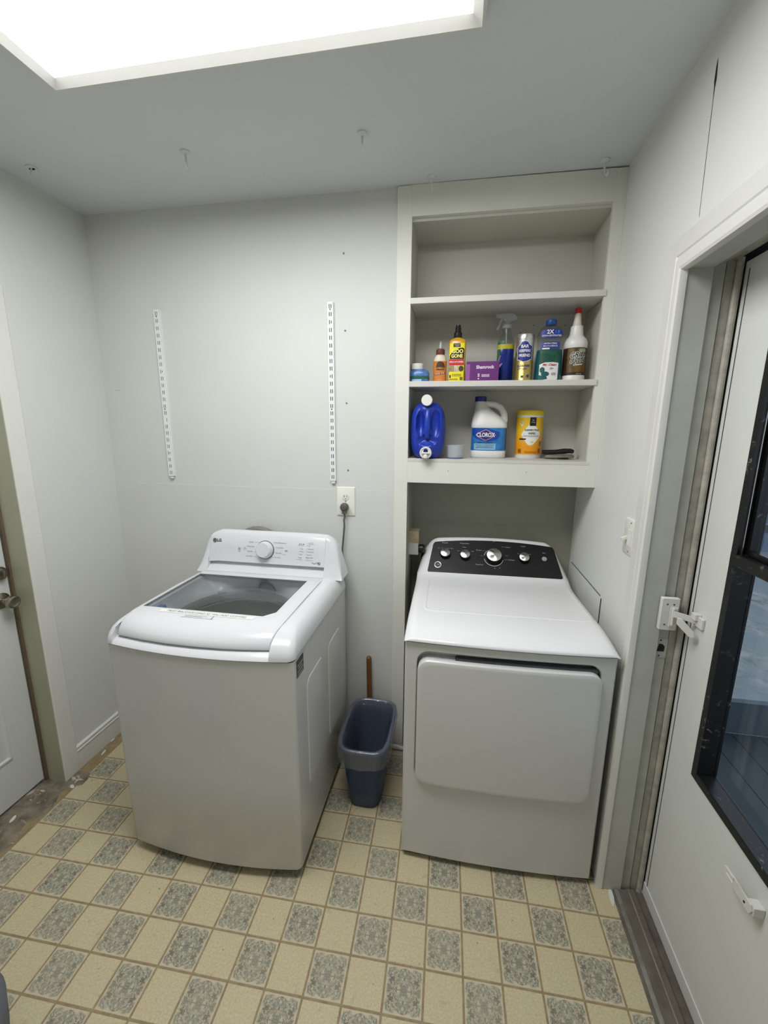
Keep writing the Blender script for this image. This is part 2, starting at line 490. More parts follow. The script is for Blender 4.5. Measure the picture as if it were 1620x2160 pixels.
# ------------------------------------------------------------------ setting: walls and ceiling
wb = MB()
wb.box(XL - 0.1, -0.205, 0, 0.10, 0, 1.3285)
wb.box(XL - 0.1, -0.205, 0.0016, 0.10, 1.3285, 2.60)
wb.box(-0.205, -0.150, -0.001, 0.26, 0, 1.3745)
wb.box(-0.30, 0.76, 0.25, 0.36, 0, 2.60)
wall_back = struct(wb.build('wall_back', M['wall'], smooth=0))
b = MB(); b.box(-0.1495, XR, 0.2475, 0.2498, 0, 1.3735); b.build('alcove_shade_sheet', M['alc'], wall_back, smooth=0)  # thin added sheets that carry the alcove's shade as colour
b = MB(); b.box(-0.1498, -0.1480, 0.012, 0.2475, 0, 1.3735); b.build('alcove_shade_sheet', M['alc'], wall_back, smooth=0)
wr = MB()
wr.box(XR, XR + 0.045, -0.552, 0.36, 0, 2.60)
wr.box(XR, XR + 0.045, -1.47, -0.552, 2.035, 2.60)
wr.box(XR, XR + 0.045, YF, -1.375, 0, 2.60)
wr.box(XR + 0.045, XR + 0.20, -0.525, 0.36, 0, 2.60)
wr.box(XR + 0.045, XR + 0.20, -1.47, -0.525, 2.075, 2.60)
wr.box(XR + 0.045, XR + 0.20, YF, -1.40, 0, 2.60)
wall_right = struct(wr.build('wall_right', M['wallr'], smooth=0))
wlm = MB()
wlm.box(XL - 0.15, XL, -0.502, 0.1, 0, 2.60)
wlm.box(XL - 0.15, XL, -1.36, -0.502, 2.06, 2.60)
wlm.box(XL - 0.15, XL, YF, -1.36, 0, 2.60)
wall_left = struct(wlm.build('wall_left', M['wall'], smooth=0))
wall_front = struct(MB().box(XL - 0.15, XR + 0.2, YF - 0.1, YF, 0, 2.60).build('wall_front', M['wall'], smooth=0))
ceiling = struct(MB().box(XL - 0.15, XR + 0.2, YF - 0.1, 0.36, H, H + 0.1).build('ceiling', M['ceil'], smooth=0))
# small flaws on the back wall: screws and nail holes
def disc(name, x, y, z, r, depth, m, parent, ax='y'):
    b = MB(); mx = FRONT(x, y, z) if ax == 'y' else frame_mx((x, y, z), (0, 1, 0), (0, 0, 1), (-1, 0, 0))
    b.lathe([(r, 0), (r, depth * 0.6), (r * 0.6, depth)], 10, mx)
    return b.build(name, m, parent)
M['screw'] = mat('screw_grey', (120, 120, 118), 0.4, metal=0.5)
for x, z in ((-0.437, 2.329), (-0.434, 2.026), (-0.431, 1.721), (-0.427, 1.420)):
    disc('wall_screw', x, 0.0016, z, 0.0042, 0.002, M['screw'], wall_back)
# crack in the right wall over the door, and the loose patch beside the dryer
b = MB()
zs = [2.485, 2.47, 2.44, 2.425, 2.40, 2.36, 2.30, 2.24, 2.19, 2.14]
ws = [0.001, 0.006, 0.010, 0.004, 0.0016, 0.002, 0.0014, 0.0018, 0.0012, 0.0012]
row = [[(XR - 0.0006, -0.557 - 0.017 * (2.485 - z) / 0.345 - w / 2, z), (XR - 0.0006, -0.557 - 0.017 * (2.485 - z) / 0.345 + w / 2, z)] for z, w in zip(zs, ws)]
b.grid(row); b.build('wall_crack', M['gap'], wall_right, smooth=0)
b = MB().box(XR - 0.003, XR, -0.228, 0.205, 0.45, 0.978)
b.build('wall_patch', M['wallr'], wall_right, smooth=0)
b = MB()
b.box(XR - 0.0034, XR - 0.0005, -0.231, -0.2275, 0.45, 0.972)
b.box(XR - 0.0034, XR - 0.0005, -0.22, 0.205, 0.9775, 0.9790)
b.build('patch_gap', M['seam'], wall_right, smooth=0)
# wallboard seam ridge of the upper sheet and old patches near the left corner
b = MB().box(-1.60, -1.575, -0.0006, 0.0016, 1.785, 1.7885); b.build('paint_ridge', M['wall'], wall_back, smooth=0)
# bottom of the back wall: bare sill plate, pipe stub
b = MB().box(-0.405, -0.205, -0.004, 0.0, 0, 0.045); o = b.build('trim_3', M['woodt'], smooth=0); struct(o)
b = MB(); b.tube([(-0.20, -0.02, 0.012), (-0.15, -0.022, 0.012)], 0.011, 12)
# baseboard on the left wall with two raised beads
def bead_prof(h): return [(0, 0), (0.011, 0), (0.011, h - 0.030), (0.014, h - 0.027), (0.014, h - 0.022), (0.010, h - 0.019), (0.010, h - 0.012), (0.013, h - 0.009), (0.012, h - 0.003), (0.004, h), (0, h)]
pr = bead_prof(0.122)
b = MB(); b.loft([[(XL + t, -0.429, z) for t, z in pr], [(XL + t, 0.0, z) for t, z in pr]])
struct(b.build('baseboard_left', M['trimw'], smooth=0))

# ------------------------------------------------------------------ right door, its frame and casing
def casing(name, prof, y0, y1, ztop, x, sx, m):
    b = MB(); rings = []
    for P in ((lambda t: (y0 - t, 0.0)), (lambda t: (y0 - t, ztop - t)), (lambda t: (y1 + t, ztop - t)), (lambda t: (y1 + t, 0.0))):
        rings.append([(x - sx * h, *P(t)) for t, h in prof])
    b.loft(rings); return struct(b.build(name, m, smooth=20))
prof = [(0, 0), (0, 0.007), (0.006, 0.011), (0.052, 0.014), (0.056, 0.011), (0.064, 0.011), (0.070, 0.019), (0.090, 0.020), (0.097, 0.017), (0.099, 0.010), (0.099, 0)]
casing('trim_1', prof, -0.457, -1.466, 2.125, XR, 1, M['trimw'])
# jamb boards: white inner jamb, then the older grey frame and weatherstrip
def uframe(mb, x0, x1, y0, y1, zt, th):
    mb.box(x0, x1, y0, y0 + th, 0.0, zt + th); mb.box(x0, x1, y1 - th, y1, 0.0, zt + th); mb.box(x0, x1, y1, y0, zt, zt + th)
b = MB(); uframe(b, XR + 0.0008, 0.702, -0.5525, -1.3705, 2.0295, 0.010)
struct(b.build('trim_2', M['jamb'], smooth=0))
b = MB(); uframe(b, 0.7035, 0.733, -0.545, -1.383, 2.042, 0.02)
struct(b.build('trim_4', M['jamb2'], smooth=0))
b = MB(); uframe(b, 0.7365, 0.757, -0.541, -1.387, 2.046, 0.016)
b.tube([(0.7645, -0.546, 0.0), (0.7645, -0.546, 2.05)], 0.0085, 10); b.tube([(0.7645, -1.382, 0.0), (0.7645, -1.382, 2.05)], 0.0085, 10)
struct(b.build('trim_5', M['wstrip'], smooth=30))
b = MB(); uframe(b, 0.735, 0.84, -0.530, -1.398, 2.056, 0.005)
struct(b.build('trim_6', M['gap'], smooth=0))
# door slab with window opening
DX, DT = 0.777, 0.045
dy0, dy1, dz0, dz1 = -0.549, -1.379, 0.022, 2.038
wy0, wy1, wz0, wz1 = -0.694, -1.234, 0.636, 1.93
b = MB()
for xx in (DX, DX + DT):
    pass
b.box(DX, DX + DT, wy0, dy0, dz0, dz1); b.box(DX, DX + DT, dy1, wy1, dz0, dz1)
b.box(DX, DX + DT, wy1, wy0, dz0, wz0); b.box(DX, DX + DT, wy1, wy0, wz1, dz1)
door1 = struct(b.build('door_1', M['doorw'], smooth=0))
b = MB(); b.box(DX - 0.0015, DX - 0.0002, dy0 - 0.020, dy0 - 0.018, dz0, dz1 - 0.02); b.build('groove', M['seam'], door1, smooth=0)
# door sweep
b = MB().box(DX - 0.004, DX, dy1 + 0.01, dy0 - 0.002, 0.012, 0.062); b.build('door_sweep', M['trimw'], door1, smooth=0, bevel=0.0015)
# window in the door: black metal surround, sashes, panes
win = MB()
t = 0.024
def ring(mb, x0, x1, ya, yb, za, zb, t, tb=None, tt=None):
    tb = t if tb is None else tb; tt = t if tt is None else tt
    mb.box(x0, x1, ya - t, ya, za, zb); mb.box(x0, x1, yb, yb + t, za, zb)
    mb.box(x0, x1, yb + t, ya - t, za, za + tb); mb.box(x0, x1, yb + t, ya - t, zb - tt, zb)
ring(win, DX - 0.006, DX + DT, wy0, wy1, wz0, wz1, t)
window1 = struct(win.build('window_1', M['winblk'], smooth=0, bevel=0.002))
b = MB().box(DX - 0.008, DX + 0.014, wy1 + t, wy0 - 0.002, 1.277, 1.308); b.build('meeting_rail', M['winblk'], window1, smooth=0, bevel=0.003)
b = MB(); ring(b, DX + 0.012, DX + 0.030, wy0 - t, wy1 + t, 1.308, wz1 - t, 0.014); b.build('upper_sash', M['winblk'], window1, smooth=0, bevel=0.002)
b = MB(); b.box(DX + 0.002, DX + 0.004, wy0 - t - 0.0035, wy0 - t, 1.308, wz1 - t); b.build('sash_track', M['steel'], window1, smooth=0)
b = MB().box(DX + 0.020, DX + 0.023, wy1 + t + 0.014, wy0 - t - 0.014, 1.322, wz1 - t - 0.014); b.build('upper_pane', M['winglass'], window1, smooth=0)
b = MB().box(DX + 0.036, DX + 0.039, wy1 + t, wy0 - t, wz0 + t, 1.29); b.build('lower_pane', M['winglass'], window1, smooth=0)
# threshold
thp = [(0.672, 0), (0.690, 0.010), (0.702, 0.012), (0.716, 0.013), (0.722, 0.018), (0.745, 0.019), (0.752, 0.012), (0.762, 0.010), (0.80, 0.008), (0.86, 0.006), (0.86, -0.05), (0.672, -0.05)]
b = MB(); b.loft([[(x, -0.552, z) for x, z in thp], [(x, -1.378, z) for x, z in thp]])
thr = struct(b.build('trim_7', M['woodt'], smooth=0))
b = MB().box(0.680, 0.6935, -1.376, -0.556, 0.0045, 0.0125); b.build('edge_strip', M['metalt'], thr, smooth=0, bevel=0.001)
b = MB().box(0.723, 0.7275, -1.376, -0.556, 0.0182, 0.0195); b.build('edge_strip', M['metalt'], thr, smooth=0)

# ------------------------------------------------------------------ left door, its casing and jamb
casing('trim_8', [(0, 0), (0, 0.010), (0.004, 0.012), (0.070, 0.012), (0.0735, 0.010), (0.0735, 0)], -0.428, -1.435, 2.13, XL, -1, M['trimw'])
b = MB(); uframe(b, -1.80, XL + 0.006, -0.5025, -1.36, 2.06, 0.004)
struct(b.build('trim_9', M['olive'], smooth=0))
b = MB(); uframe(b, -1.756, -1.742, -0.512, -1.350, 2.05, 0.009)
struct(b.build('trim_10', M['brownst'], smooth=0))
b = MB().box(-1.795, -1.755, -1.349, -0.514, 0.012, 2.045)
door2 = struct(b.build('door_2', M['doorl'], smooth=0, bevel=0.002))
def raised_panel(ya, yb, za, zb):
    b = MB(); x = -1.755
    def rr(i, dx): return [(x + dx, ya - i, za + i), (x + dx, yb + i, za + i), (x + dx, yb + i, zb - i), (x + dx, ya - i, zb - i)]
    b.loft([rr(0, 0), rr(0.004, 0.006), rr(0.012, 0.007), rr(0.018, 0.001), rr(0.024, 0.001), rr(0.05, 0.008)], False, True)
    b.build('raised_panel', M['doorl'], door2, smooth=20)
for ya, yb in ((-0.62, -0.90), (-0.98, -1.25)):
    for za, zb in ((0.215, 0.80), (0.98, 1.50), (1.60, 1.90)): raised_panel(ya, yb, za, zb)
AX = lambda x, y, z: frame_mx((x, y, z), (0, 1, 0), (0, 0, 1), (1, 0, 0))
b = MB(); b.lathe([(0.033, 0), (0.033, 0.004), (0.026, 0.010), (0.014, 0.013), (0.0125, 0.03), (0.016, 0.036), (0.025, 0.046), (0.027, 0.056), (0.025, 0.064), (0.019, 0.067), (0.012, 0.064)], 28, AX(-1.755, -0.553, 0.905))
b.build('door_knob', M['nickel'], door2)
b = MB(); b.lathe([(0.029, 0), (0.029, 0.006), (0.024, 0.016), (0.020, 0.020)], 28, AX(-1.755, -0.545, 1.02)); b.box(-1.737, -1.722, -0.549, -0.541, 1.008, 1.033)
b.build('deadbolt', M['nickel'], door2, bevel=0.001)

# ------------------------------------------------------------------ ceiling light
LZ = 2.528
lx0, lx1, ly0, ly1 = -1.085, 0.089, -0.665, -1.28
lt = thing('ceiling_light', 'large rectangular white-framed glowing panel light on the ceiling', 'light', ((lx0 + lx1) / 2, (ly0 + ly1) / 2, H))
hx, hy = (lx1 - lx0) / 2, (ly0 - ly1) / 2
b = MB()
def rr4(i, z): return [(-hx + i, -hy + i, z), (hx - i, -hy + i, z), (hx - i, hy - i, z), (-hx + i, hy - i, z)]
b.loft([rr4(0, 0), rr4(0, LZ - H + 0.004), rr4(0.003, LZ - H), rr4(0.008, LZ - H), rr4(0.030, LZ - H + 0.012), rr4(0.030, -0.004)], False, False)
b.build('light_frame', M['trimw'], lt, smooth=0)
b = MB().box(-hx + 0.030, hx - 0.030, -hy + 0.030, hy - 0.030, LZ - H + 0.012, LZ - H + 0.016)
b.build('diffuser', emit('light_diffuser', (0.985, 0.985, 1.0, 1), LIGHT_STRENGTH), lt, smooth=0)

# ------------------------------------------------------------------ ceiling hooks
def make_hook(loc, label, rz=0.0):
    t_ = thing('ceiling_hook', label, 'hook', loc, rz, 'painted hooks along the ceiling')
    b = MB(); b.lathe([(0.017, 0), (0.017, -0.003), (0.012, -0.006), (0.005, -0.008)], 20); b.build('base_plate', M['ceil'], t_)
    P = [(0, 0, -0.006), (0, 0, -0.02), (0.001, 0, -0.035), (0.004, -0.004, -0.048), (0.006, -0.012, -0.055), (0.006, -0.020, -0.050), (0.006, -0.022, -0.043)]
    b = MB(); b.tube(P, [0.004, 0.0038, 0.0036, 0.0034, 0.0032, 0.003, 0.0025], 8); b.build('shank', M['ceil'], t_)
    return t_
h0 = make_hook((-0.283, -0.325, H), 'white ceiling hook, right one of the pair in mid ceiling')
dup(h0, (-0.915, -0.332, H), 'white ceiling hook, left one of the pair in mid ceiling', 0.2)
dup(h0, (0.542, -0.055, H), 'white hook at the ceiling edge by the right wall above the cupboard', 0.1)
dup(h0, (-0.073, -0.050, H), 'white hook at the ceiling edge over the left end of the cupboard', -0.1)
t_ = thing('ceiling_hook', 'loose ceiling hook with a dark hole near the left wall', 'hook', (-1.54, -0.341, H), 0, 'painted hooks along the ceiling')
b = MB(); b.lathe([(0.019, 0), (0.019, -0.003), (0.012, -0.005)], 20); b.build('base_plate', M['ceil'], t_)
b = MB(); b.lathe([(0.0125, -0.0045), (0.0125, -0.0056)], 16); o = b.build('screw_hole', M['gap'], t_); o.scale = (1, 0.5, 1); o['label'] = 'dark open screw hole'
b = MB(); b.tube([(0.003, -0.006, -0.005), (0.004, -0.008, -0.022), (0.006, -0.014, -0.034)], 0.0028, 8); b.build('shank', M['ceil'], t_)

# ------------------------------------------------------------------ built-in cupboard with shelves
cb = thing('built_in_cupboard', 'white built-in cupboard of open shelves over the dryer alcove', 'cupboard', (0.215, 0, 1.374))
cx0, cx1 = -0.210 - 0.215, XR - 0.215
ix0, ix1 = -0.150 - 0.215, 0.598 - 0.215
zb_ = 1.374
FY0, FY1 = -0.010, 0.010
b = MB(); b.box(cx0, ix0, FY0, FY1, -zb_ + 0.0, H - zb_ - 0.002); b.build('stile', M['cab'], cb, smooth=0, bevel=0.001)
b = MB(); b.box(ix1, cx1, FY0, FY1, 0.0, H - zb_ - 0.006); b.build('stile', M['cab'], cb, smooth=0, bevel=0.001)
b = MB()   # header: its top edge leaves a widening dark crack under the ceiling
for i in range(8):
    xa = ix0 + (ix1 - ix0) * i / 8; xb = ix0 + (ix1 - ix0) * (i + 1) / 8
    b.box(xa, xb, FY0, FY1, 2.442 - zb_, H - zb_ - 0.0010 - 0.0006 * i)
b.build('header', M['cab'], cb, smooth=0)
b = MB().box(ix0, cx1, FY1 + 0.002, FY1 + 0.02, H - zb_ - 0.02, H - zb_); b.build('crack_shadow_gap', M['gap'], cb, smooth=0)
b = MB().box(ix0, ix1, FY0, FY1, 0.0, 1.481 - zb_ - 0.012); b.build('apron', M['cab'], cb, smooth=0)
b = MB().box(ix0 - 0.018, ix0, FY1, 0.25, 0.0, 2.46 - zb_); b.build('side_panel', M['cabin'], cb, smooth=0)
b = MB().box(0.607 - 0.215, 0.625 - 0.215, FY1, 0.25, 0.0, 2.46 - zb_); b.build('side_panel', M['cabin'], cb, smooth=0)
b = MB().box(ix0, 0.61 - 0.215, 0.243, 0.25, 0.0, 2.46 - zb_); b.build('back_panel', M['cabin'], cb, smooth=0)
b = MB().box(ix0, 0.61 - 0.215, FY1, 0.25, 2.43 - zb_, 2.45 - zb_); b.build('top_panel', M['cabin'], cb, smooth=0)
b = MB().box(ix0, 0.61 - 0.215, FY0 - 0.001, 0.244, 1.481 - zb_ - 0.014, 1.481 - zb_); b.build('shelf', M['shelf'], cb, smooth=0, bevel=0.001)
b = MB().box(ix0 + 0.0005, ix1 + 0.006, FY0 - 0.006, 0.244, 1.787 - zb_, 1.810 - zb_); b.build('shelf', M['shelf'], cb, smooth=0, bevel=0.0012)
b = MB().box(ix0 + 0.0005, ix1 + 0.006, FY0 - 0.006, 0.244, 2.117 - zb_, 2.140 - zb_); b.build('shelf', M['shelf'], cb, smooth=0, bevel=0.0012)
for x, z in ((0.03, 1.43), (0.36, 1.432)):
    disc('nail_hole', x - 0.215, FY0, z - zb_, 0.0018, 0.0006, M['seam'], cb)
for x, z in ((0.33, 2.045), (0.385, 2.075), (0.52, 2.07)):
    disc('nail_hole', x - 0.215, 0.243, z - zb_, 0.0022, 0.0006, M['gap'], cb)

# ------------------------------------------------------------------ slotted shelf standards on the back wall
def standard(name, x, label, miss):
    z0, z1 = 1.371, 2.140; L = z1 - z0
    t_ = thing(name, label, 'bracket rail', (x, 0.0, z0), 0, 'slotted shelf rails on the back wall')
    w, dp = 0.013, 0.013
    b = MB(); n = 24; p = L / (n + 0.1)
    s0, s1 = 0.0024, 0.0058
    F0, F1 = -dp, -dp + 0.0016
    b.box(-w, -s1, F0, F1, 0, L); b.box(s1, w, F0, F1, 0, L); b.box(-s0, s0, F0, F1, 0, L)
    z = 0
    for i in range(n):
        c = p * (i + 0.55)
        for sx in (-1, 1):
            hl = 0.0085 if (i, sx) not in miss else miss[(i, sx)]
            xa, xb = (s0, s1) if sx > 0 else (-s1, -s0)
            nxt = p * (i + 1.55) - 0.0085 if i < n - 1 else L
            b.box(xa, xb, F0, F1, c + hl, nxt if i < n - 1 else L)
            if hl < 0.0085: b.box(xa, xb, F0, F1, c - 0.0085, c - hl)
        z = c
    for sx in (-1, 1):
        xa, xb = (s0, s1) if sx > 0 else (-s1, -s0)
        b.box(xa, xb, F0, F1, 0, p * 0.55 - 0.0085)
    b.box(-w, -w + 0.0015, F1, 0.0016, 0, L); b.box(w - 0.0015, w, F1, 0.0016, 0, L)
    b.build('channel', M['rail'], t_, smooth=0)
    b = MB().box(-w + 0.002, w - 0.002, F1 + 0.0012, F1 + 0.002, 0.001, L - 0.001); o = b.build('slot_shade_strip', M['gap'], t_, smooth=0); o['label'] = 'dark strip standing in for the shade behind the slots'  # black strip added so the slots look shaded
    for k_ in (0.42 * L, L - 0.030):
        b = MB(); b.lathe([(0.0034, 0), (0.0034, 0.001), (0.002, 0.0018)], 10, FRONT(0, F0, k_)); b.build('screw_head', M['screw'], t_)
    b = MB().box(-0.008, 0.008, -0.010, 0.0, -0.012, -0.0008); b.build('end_tab', M['rail'], t_, smooth=0)
    return t_
standard('shelf_standard', -1.329, 'white slotted shelf rail on the back wall, left of two', {(15, 1): 0.004, (8, -1): 0.0, (3, 1): 0.004})
standard('shelf_standard', -0.496, 'white slotted shelf rail on the back wall above the outlet', {(21, 1): 0.006, (14, -1): 0.005})

# ------------------------------------------------------------------ outlet, plug and cord, light switch
ot = thing('wall_outlet', 'white double outlet plate on the back wall below the right shelf rail', 'outlet', (-0.438, 0.0, 1.275))
PY = 0.0
b = MB(); q = rrect(0.044, 0.068, 0.004); b.loft([[(x, y, 0) for x, y in q], [(x, y, 0.004) for x, y in q], [(x * 0.93, y * 0.95, 0.0065) for x, y in q]], mx=FRONT(0, PY, 0)); b.build('cover_plate', M['ivory'], ot)
for dz in (0.021, -0.021):
    b = MB(); b.loft([sup(0.0165, 0.0142, 2.6, 0.006), sup(0.0165, 0.0142, 2.6, 0.0085)], mx=FRONT(0, PY, dz)); rc = b.build('receptacle', M['ivory'], ot)
    b = MB()
    for sx, hh in ((-1, 0.0042), (1, 0.0034)): b.box(sx * 0.0063 - 0.0011, sx * 0.0063 + 0.0011, PY - 0.0089, PY - 0.0084, dz + 0.003 - hh, dz + 0.003 + hh)
    b.lathe([(0.0022, 0.0085), (0.0022, 0.0089)], 10, FRONT(0, PY, dz - 0.0075))
    b.build('slots', M['gap'], rc, smooth=0)
b = MB(); b.lathe([(0.003, 0.0064), (0.0028, 0.0076)], 12, FRONT(0, PY, 0)); b.build('screw_head', M['screw'], ot)
pc = thing('power_cord', 'grey plug and cord running from the outlet down behind the washer', 'power cord', (-0.442, -0.009, 1.250))
b = MB(); b.lathe([(0.019, 0), (0.020, 0.006), (0.019, 0.018), (0.014, 0.025), (0.006, 0.027)], 24, FRONT(0, 0, 0)); b.box(-0.009, 0.009, -0.022, -0.001, -0.030, 0.0); b.build('plug', M['cord'], pc, bevel=0.0015)
b = MB(); b.tube([(0, -0.012, -0.028), (0.002, -0.012, -0.045), (-0.001, -0.014, -0.06), (0.000, -0.012, -0.09), (-0.006, -0.010, -0.15), (-0.010, -0.010, -0.19), (-0.012, -0.012, -0.22), (-0.008, -0.010, -0.26), (-0.010, -0.012, -0.40), (-0.014, -0.014, -0.8)], 0.0042, 8); b.build('cord', M['cord'], pc)
sw = thing('light_switch', 'white toggle light switch plate on the right wall', 'light switch', (XR, -0.423, 1.268))
SX = lambda y, z: frame_mx((0, y, z), (0, -1, 0), (0, 0, 1), (-1, 0, 0))
b = MB(); q = rrect(0.046, 0.060, 0.004); b.loft([[(x, y, 0) for x, y in q], [(x, y, 0.004) for x, y in q], [(x * 0.94, y * 0.95, 0.0065) for x, y in q]], mx=SX(0, 0)); b.build('cover_plate', M['ivory'], sw)
b = MB(); b.box(-0.0078, -0.0062, -0.020, 0.012, -0.028, 0.026); b.build('toggle_surround', M['wallr'], sw, smooth=0, bevel=0.0006)
b = MB(); b.prism([(-0.006, -0.005), (0.006, -0.005), (0.005, 0.005), (-0.005, 0.005)], 0.005, 0.026, mx=frame_mx((0, 0.018, -0.002), (0, -1, 0), (-0.35, 0, 0.94), (-0.94, 0, -0.35))); b.build('toggle', M['ivory'], sw, smooth=0, bevel=0.001)
for z in (0.048, -0.048):
    b = MB(); b.lathe([(0.003, 0.0063), (0.0026, 0.0074)], 10, SX(-0.004, z)); b.build('screw_head', M['screw'], sw)

# ------------------------------------------------------------------ hardware of the right door
lk = thing('swing_bar_lock', 'white painted swing bar lock on the right door frame', 'door lock', (0.7145, -0.556, 1.07))
b = MB(); q = rrect(0.0245, 0.0515, 0.003); b.loft([[(x, y, 0) for x, y in q], [(x, y, 0.010) for x, y in q], [(x * 0.94, y * 0.97, 0.013) for x, y in q]], mx=FRONT(0, 0, 0)); b.build('mounting_plate', M['trimw'], lk)
b = MB(); b.box(0.000, 0.020, -0.017, -0.013, -0.038, 0.024); b.build('hinge_leaf', M['trimw'], lk, smooth=0, bevel=0.001)
for x, z in ((-0.009, 0.032), (0.009, 0.032), (-0.010, -0.033), (0.010, -0.034)):
    b = MB(); b.lathe([(0.0028, 0.013), (0.002, 0.0138)], 10, FRONT(x, 0, z)); b.build('screw_head', M['seam'], lk)
b = MB(); b.tube([(0.006, -0.020, 0.022), (0.006, -0.020, -0.03)], 0.004, 8); b.build('hinge_pin', M['trimw'], lk)
b = MB()
P = [(0.006, -0.022, 0.006), (0.03, -0.034, 0.004), (0.056, -0.046, 0.0)]
for i in range(2):
    a_, c_ = Vector(P[i]), Vector(P[i + 1])
    b.loft([[a_ + Vector((0, 0, -0.008)), a_ + Vector((0, -0.004, -0.008)), a_ + Vector((0, -0.004, 0.010)), a_ + Vector((0, 0, 0.010))], [c_ + Vector((0, 0, -0.008)), c_ + Vector((0, -0.004, -0.008)), c_ + Vector((0, -0.004, 0.010)), c_ + Vector((0, 0, 0.010))]])
b.build('swing_arm', M['trimw'], lk, smooth=0)
b = MB(); b.prism([(-0.004, 0.012), (0.006, 0.013), (0.040, -0.020), (0.042, -0.034), (0.034, -0.038), (0.026, -0.034), (-0.004, -0.006)], 0, 0.006, mx=frame_mx((0.012, -0.042, -0.008), (0.85, -0.5, 0), (0, 0, 1), (-0.5, -0.85, 0))); b.build('lever_tab', M['trimw'], lk, smooth=0, bevel=0.001)
b = MB(); b.box(0.054, 0.0622, -0.078, -0.036, -0.014, 0.018); b.box(0.045, 0.0622, -0.058, -0.036, 0.004, 0.024); b.build('door_catch', M['trimw'], lk, smooth=0, bevel=0.002)
st = thing('strike_plate', 'dull metal strike plate on the right door frame below the lock', 'strike plate', (0.713, -0.545, 0.948))
b = MB(); b.box(-0.018, 0.020, -0.0022, 0.0, -0.033, 0.033); b.build('plate', M['jamb2'], st, smooth=0, bevel=0.0006)
b = MB(); b.prism([(-0.008, -0.013), (0.012, -0.013), (0.013, 0.004), (0.006, 0.012), (-0.004, 0.012), (-0.006, 0.0)], 0.0022, 0.0028, mx=FRONT(0, 0, 0.002)); b.build('bolt_hole', M['gap'], st, smooth=0)
for z in (0.026, -0.026):
    b = MB(); b.lathe([(0.0026, 0.0022), (0.002, 0.003)], 8, FRONT(0, 0, z)); b.build('screw_head', M['gap'], st)
hd = thing('door_hook', 'white forked hook screwed low on the right door below its window', 'hook', (DX, -0.955, 0.566))
HX = frame_mx((0, 0, 0), (0, -1, 0), (0, 0, 1), (-1, 0, 0))
b = MB()
b.prism([(-0.012, -0.011), (0.045, -0.013), (0.050, 0.0), (0.045, 0.013), (-0.012, 0.011)], 0.022, 0.027, mx=HX)
b.prism([(-0.046, 0.003), (-0.012, 0.003), (-0.012, 0.011), (-0.046, 0.009)], 0.022, 0.027, mx=HX)
b.prism([(-0.040, -0.009), (-0.012, -0.011), (-0.012, -0.003), (-0.040, -0.004)], 0.022, 0.027, mx=HX)
b.build('forked_plate', M['trimw'], hd, smooth=0, bevel=0.0012)
b = MB(); b.prism([(0.028, -0.012), (0.052, -0.012), (0.052, 0.012), (0.028, 0.012)], 0.0, 0.023, mx=HX); b.build('standoff', M['trimw'], hd, smooth=0, bevel=0.002)
b = MB(); b.lathe([(0.003, 0.027), (0.002, 0.0285)], 10, HX @ Matrix.Translation((0.028, -0.002, 0))); b.build('screw_head', M['gap'], hd)

# ------------------------------------------------------------------ washing machine
WX, WY = -0.768, -0.40
ws_ = thing('washing_machine', 'white top-loading washing machine with a glass lid against the back wall', 'washing machine', (WX, WY, 0))
def wring(z, hx, yf, bow, yb, r, N=14, skew=0.0):
    """closed outline: bowed front, rounded corners; local coordinates"""
    out = []
    xs_ = [-hx + r + (2 * hx - 2 * r) * i / 20 for i in range(21)]
    if skew: xs_ = [-hx + r, -0.3105, -0.3095] + [-0.30 + 0.555 * i / 18 for i in range(19)] + [0.2655, 0.2665, hx - r]
    for x in xs_:                                # front, left to right
        q = x / hx
        out.append((x, yf - bow * (1 - q * q) + (skew if -0.31 < x < 0.266 else 0.0), z))
    yfc = yf - bow * (1 - ((hx - r) / hx) ** 2)
    for i in range(1, 7):
        a = R(-90 + 90 * i / 6); out.append((hx - r + r * math.cos(a), yfc + r + r * math.sin(a), z))
    ya_, yb_ = yfc + r, yb - r
    for i in range(1, 12): out.append((hx, ya_ + (yb_ - ya_) * i / 12, z))
    for i in range(0, 5):
        a = R(90 * i / 4); out.append((hx - r + r * math.cos(a), yb - r + r * math.sin(a), z))
    for i in range(1, 12): out.append((hx - r - (2 * hx - 2 * r) * i / 12, yb, z))
    for i in range(0, 5):
        a = R(90 + 90 * i / 4); out.append((-hx + r + r * math.cos(a), yb - r + r * math.sin(a), z))
    for i in range(1, 12): out.append((-hx, yb_ + (ya_ - yb_) * i / 12, z))
    for i in range(0, 6):
        a = R(180 + 90 * i / 6); out.append((-hx + r + r * math.cos(a), yfc + r + r * math.sin(a), z))
    return out
b = MB()
b.loft([wring(0.035, 0.336, -0.308, 0.030, 0.325, 0.022), wring(0.045, 0.341, -0.314, 0.030, 0.33, 0.022), wring(0.40, 0.343, -0.318, 0.031, 0.332, 0.022), wring(0.872, 0.343, -0.320, 0.031, 0.333, 0.022)], True, False)
wbody = b.build('cabinet', M['enamelb'], ws_, smooth=40)
b = MB().loft([wring(0.012, 0.322, -0.285, 0.03, 0.30, 0.02), wring(0.036, 0.322, -0.285, 0.03, 0.30, 0.02)]); b.build('base_skirt', M['black'], ws_, smooth=40)
for sx in (-1, 1):
    for sy in (-0.25, 0.27):
        b = MB(); b.lathe([(0.022, 0), (0.022, 0.008), (0.010, 0.010), (0.010, 0.014)], 16); b.build('leveling_foot', M['black'], ws_, loc=(sx * 0.28, sy, 0))
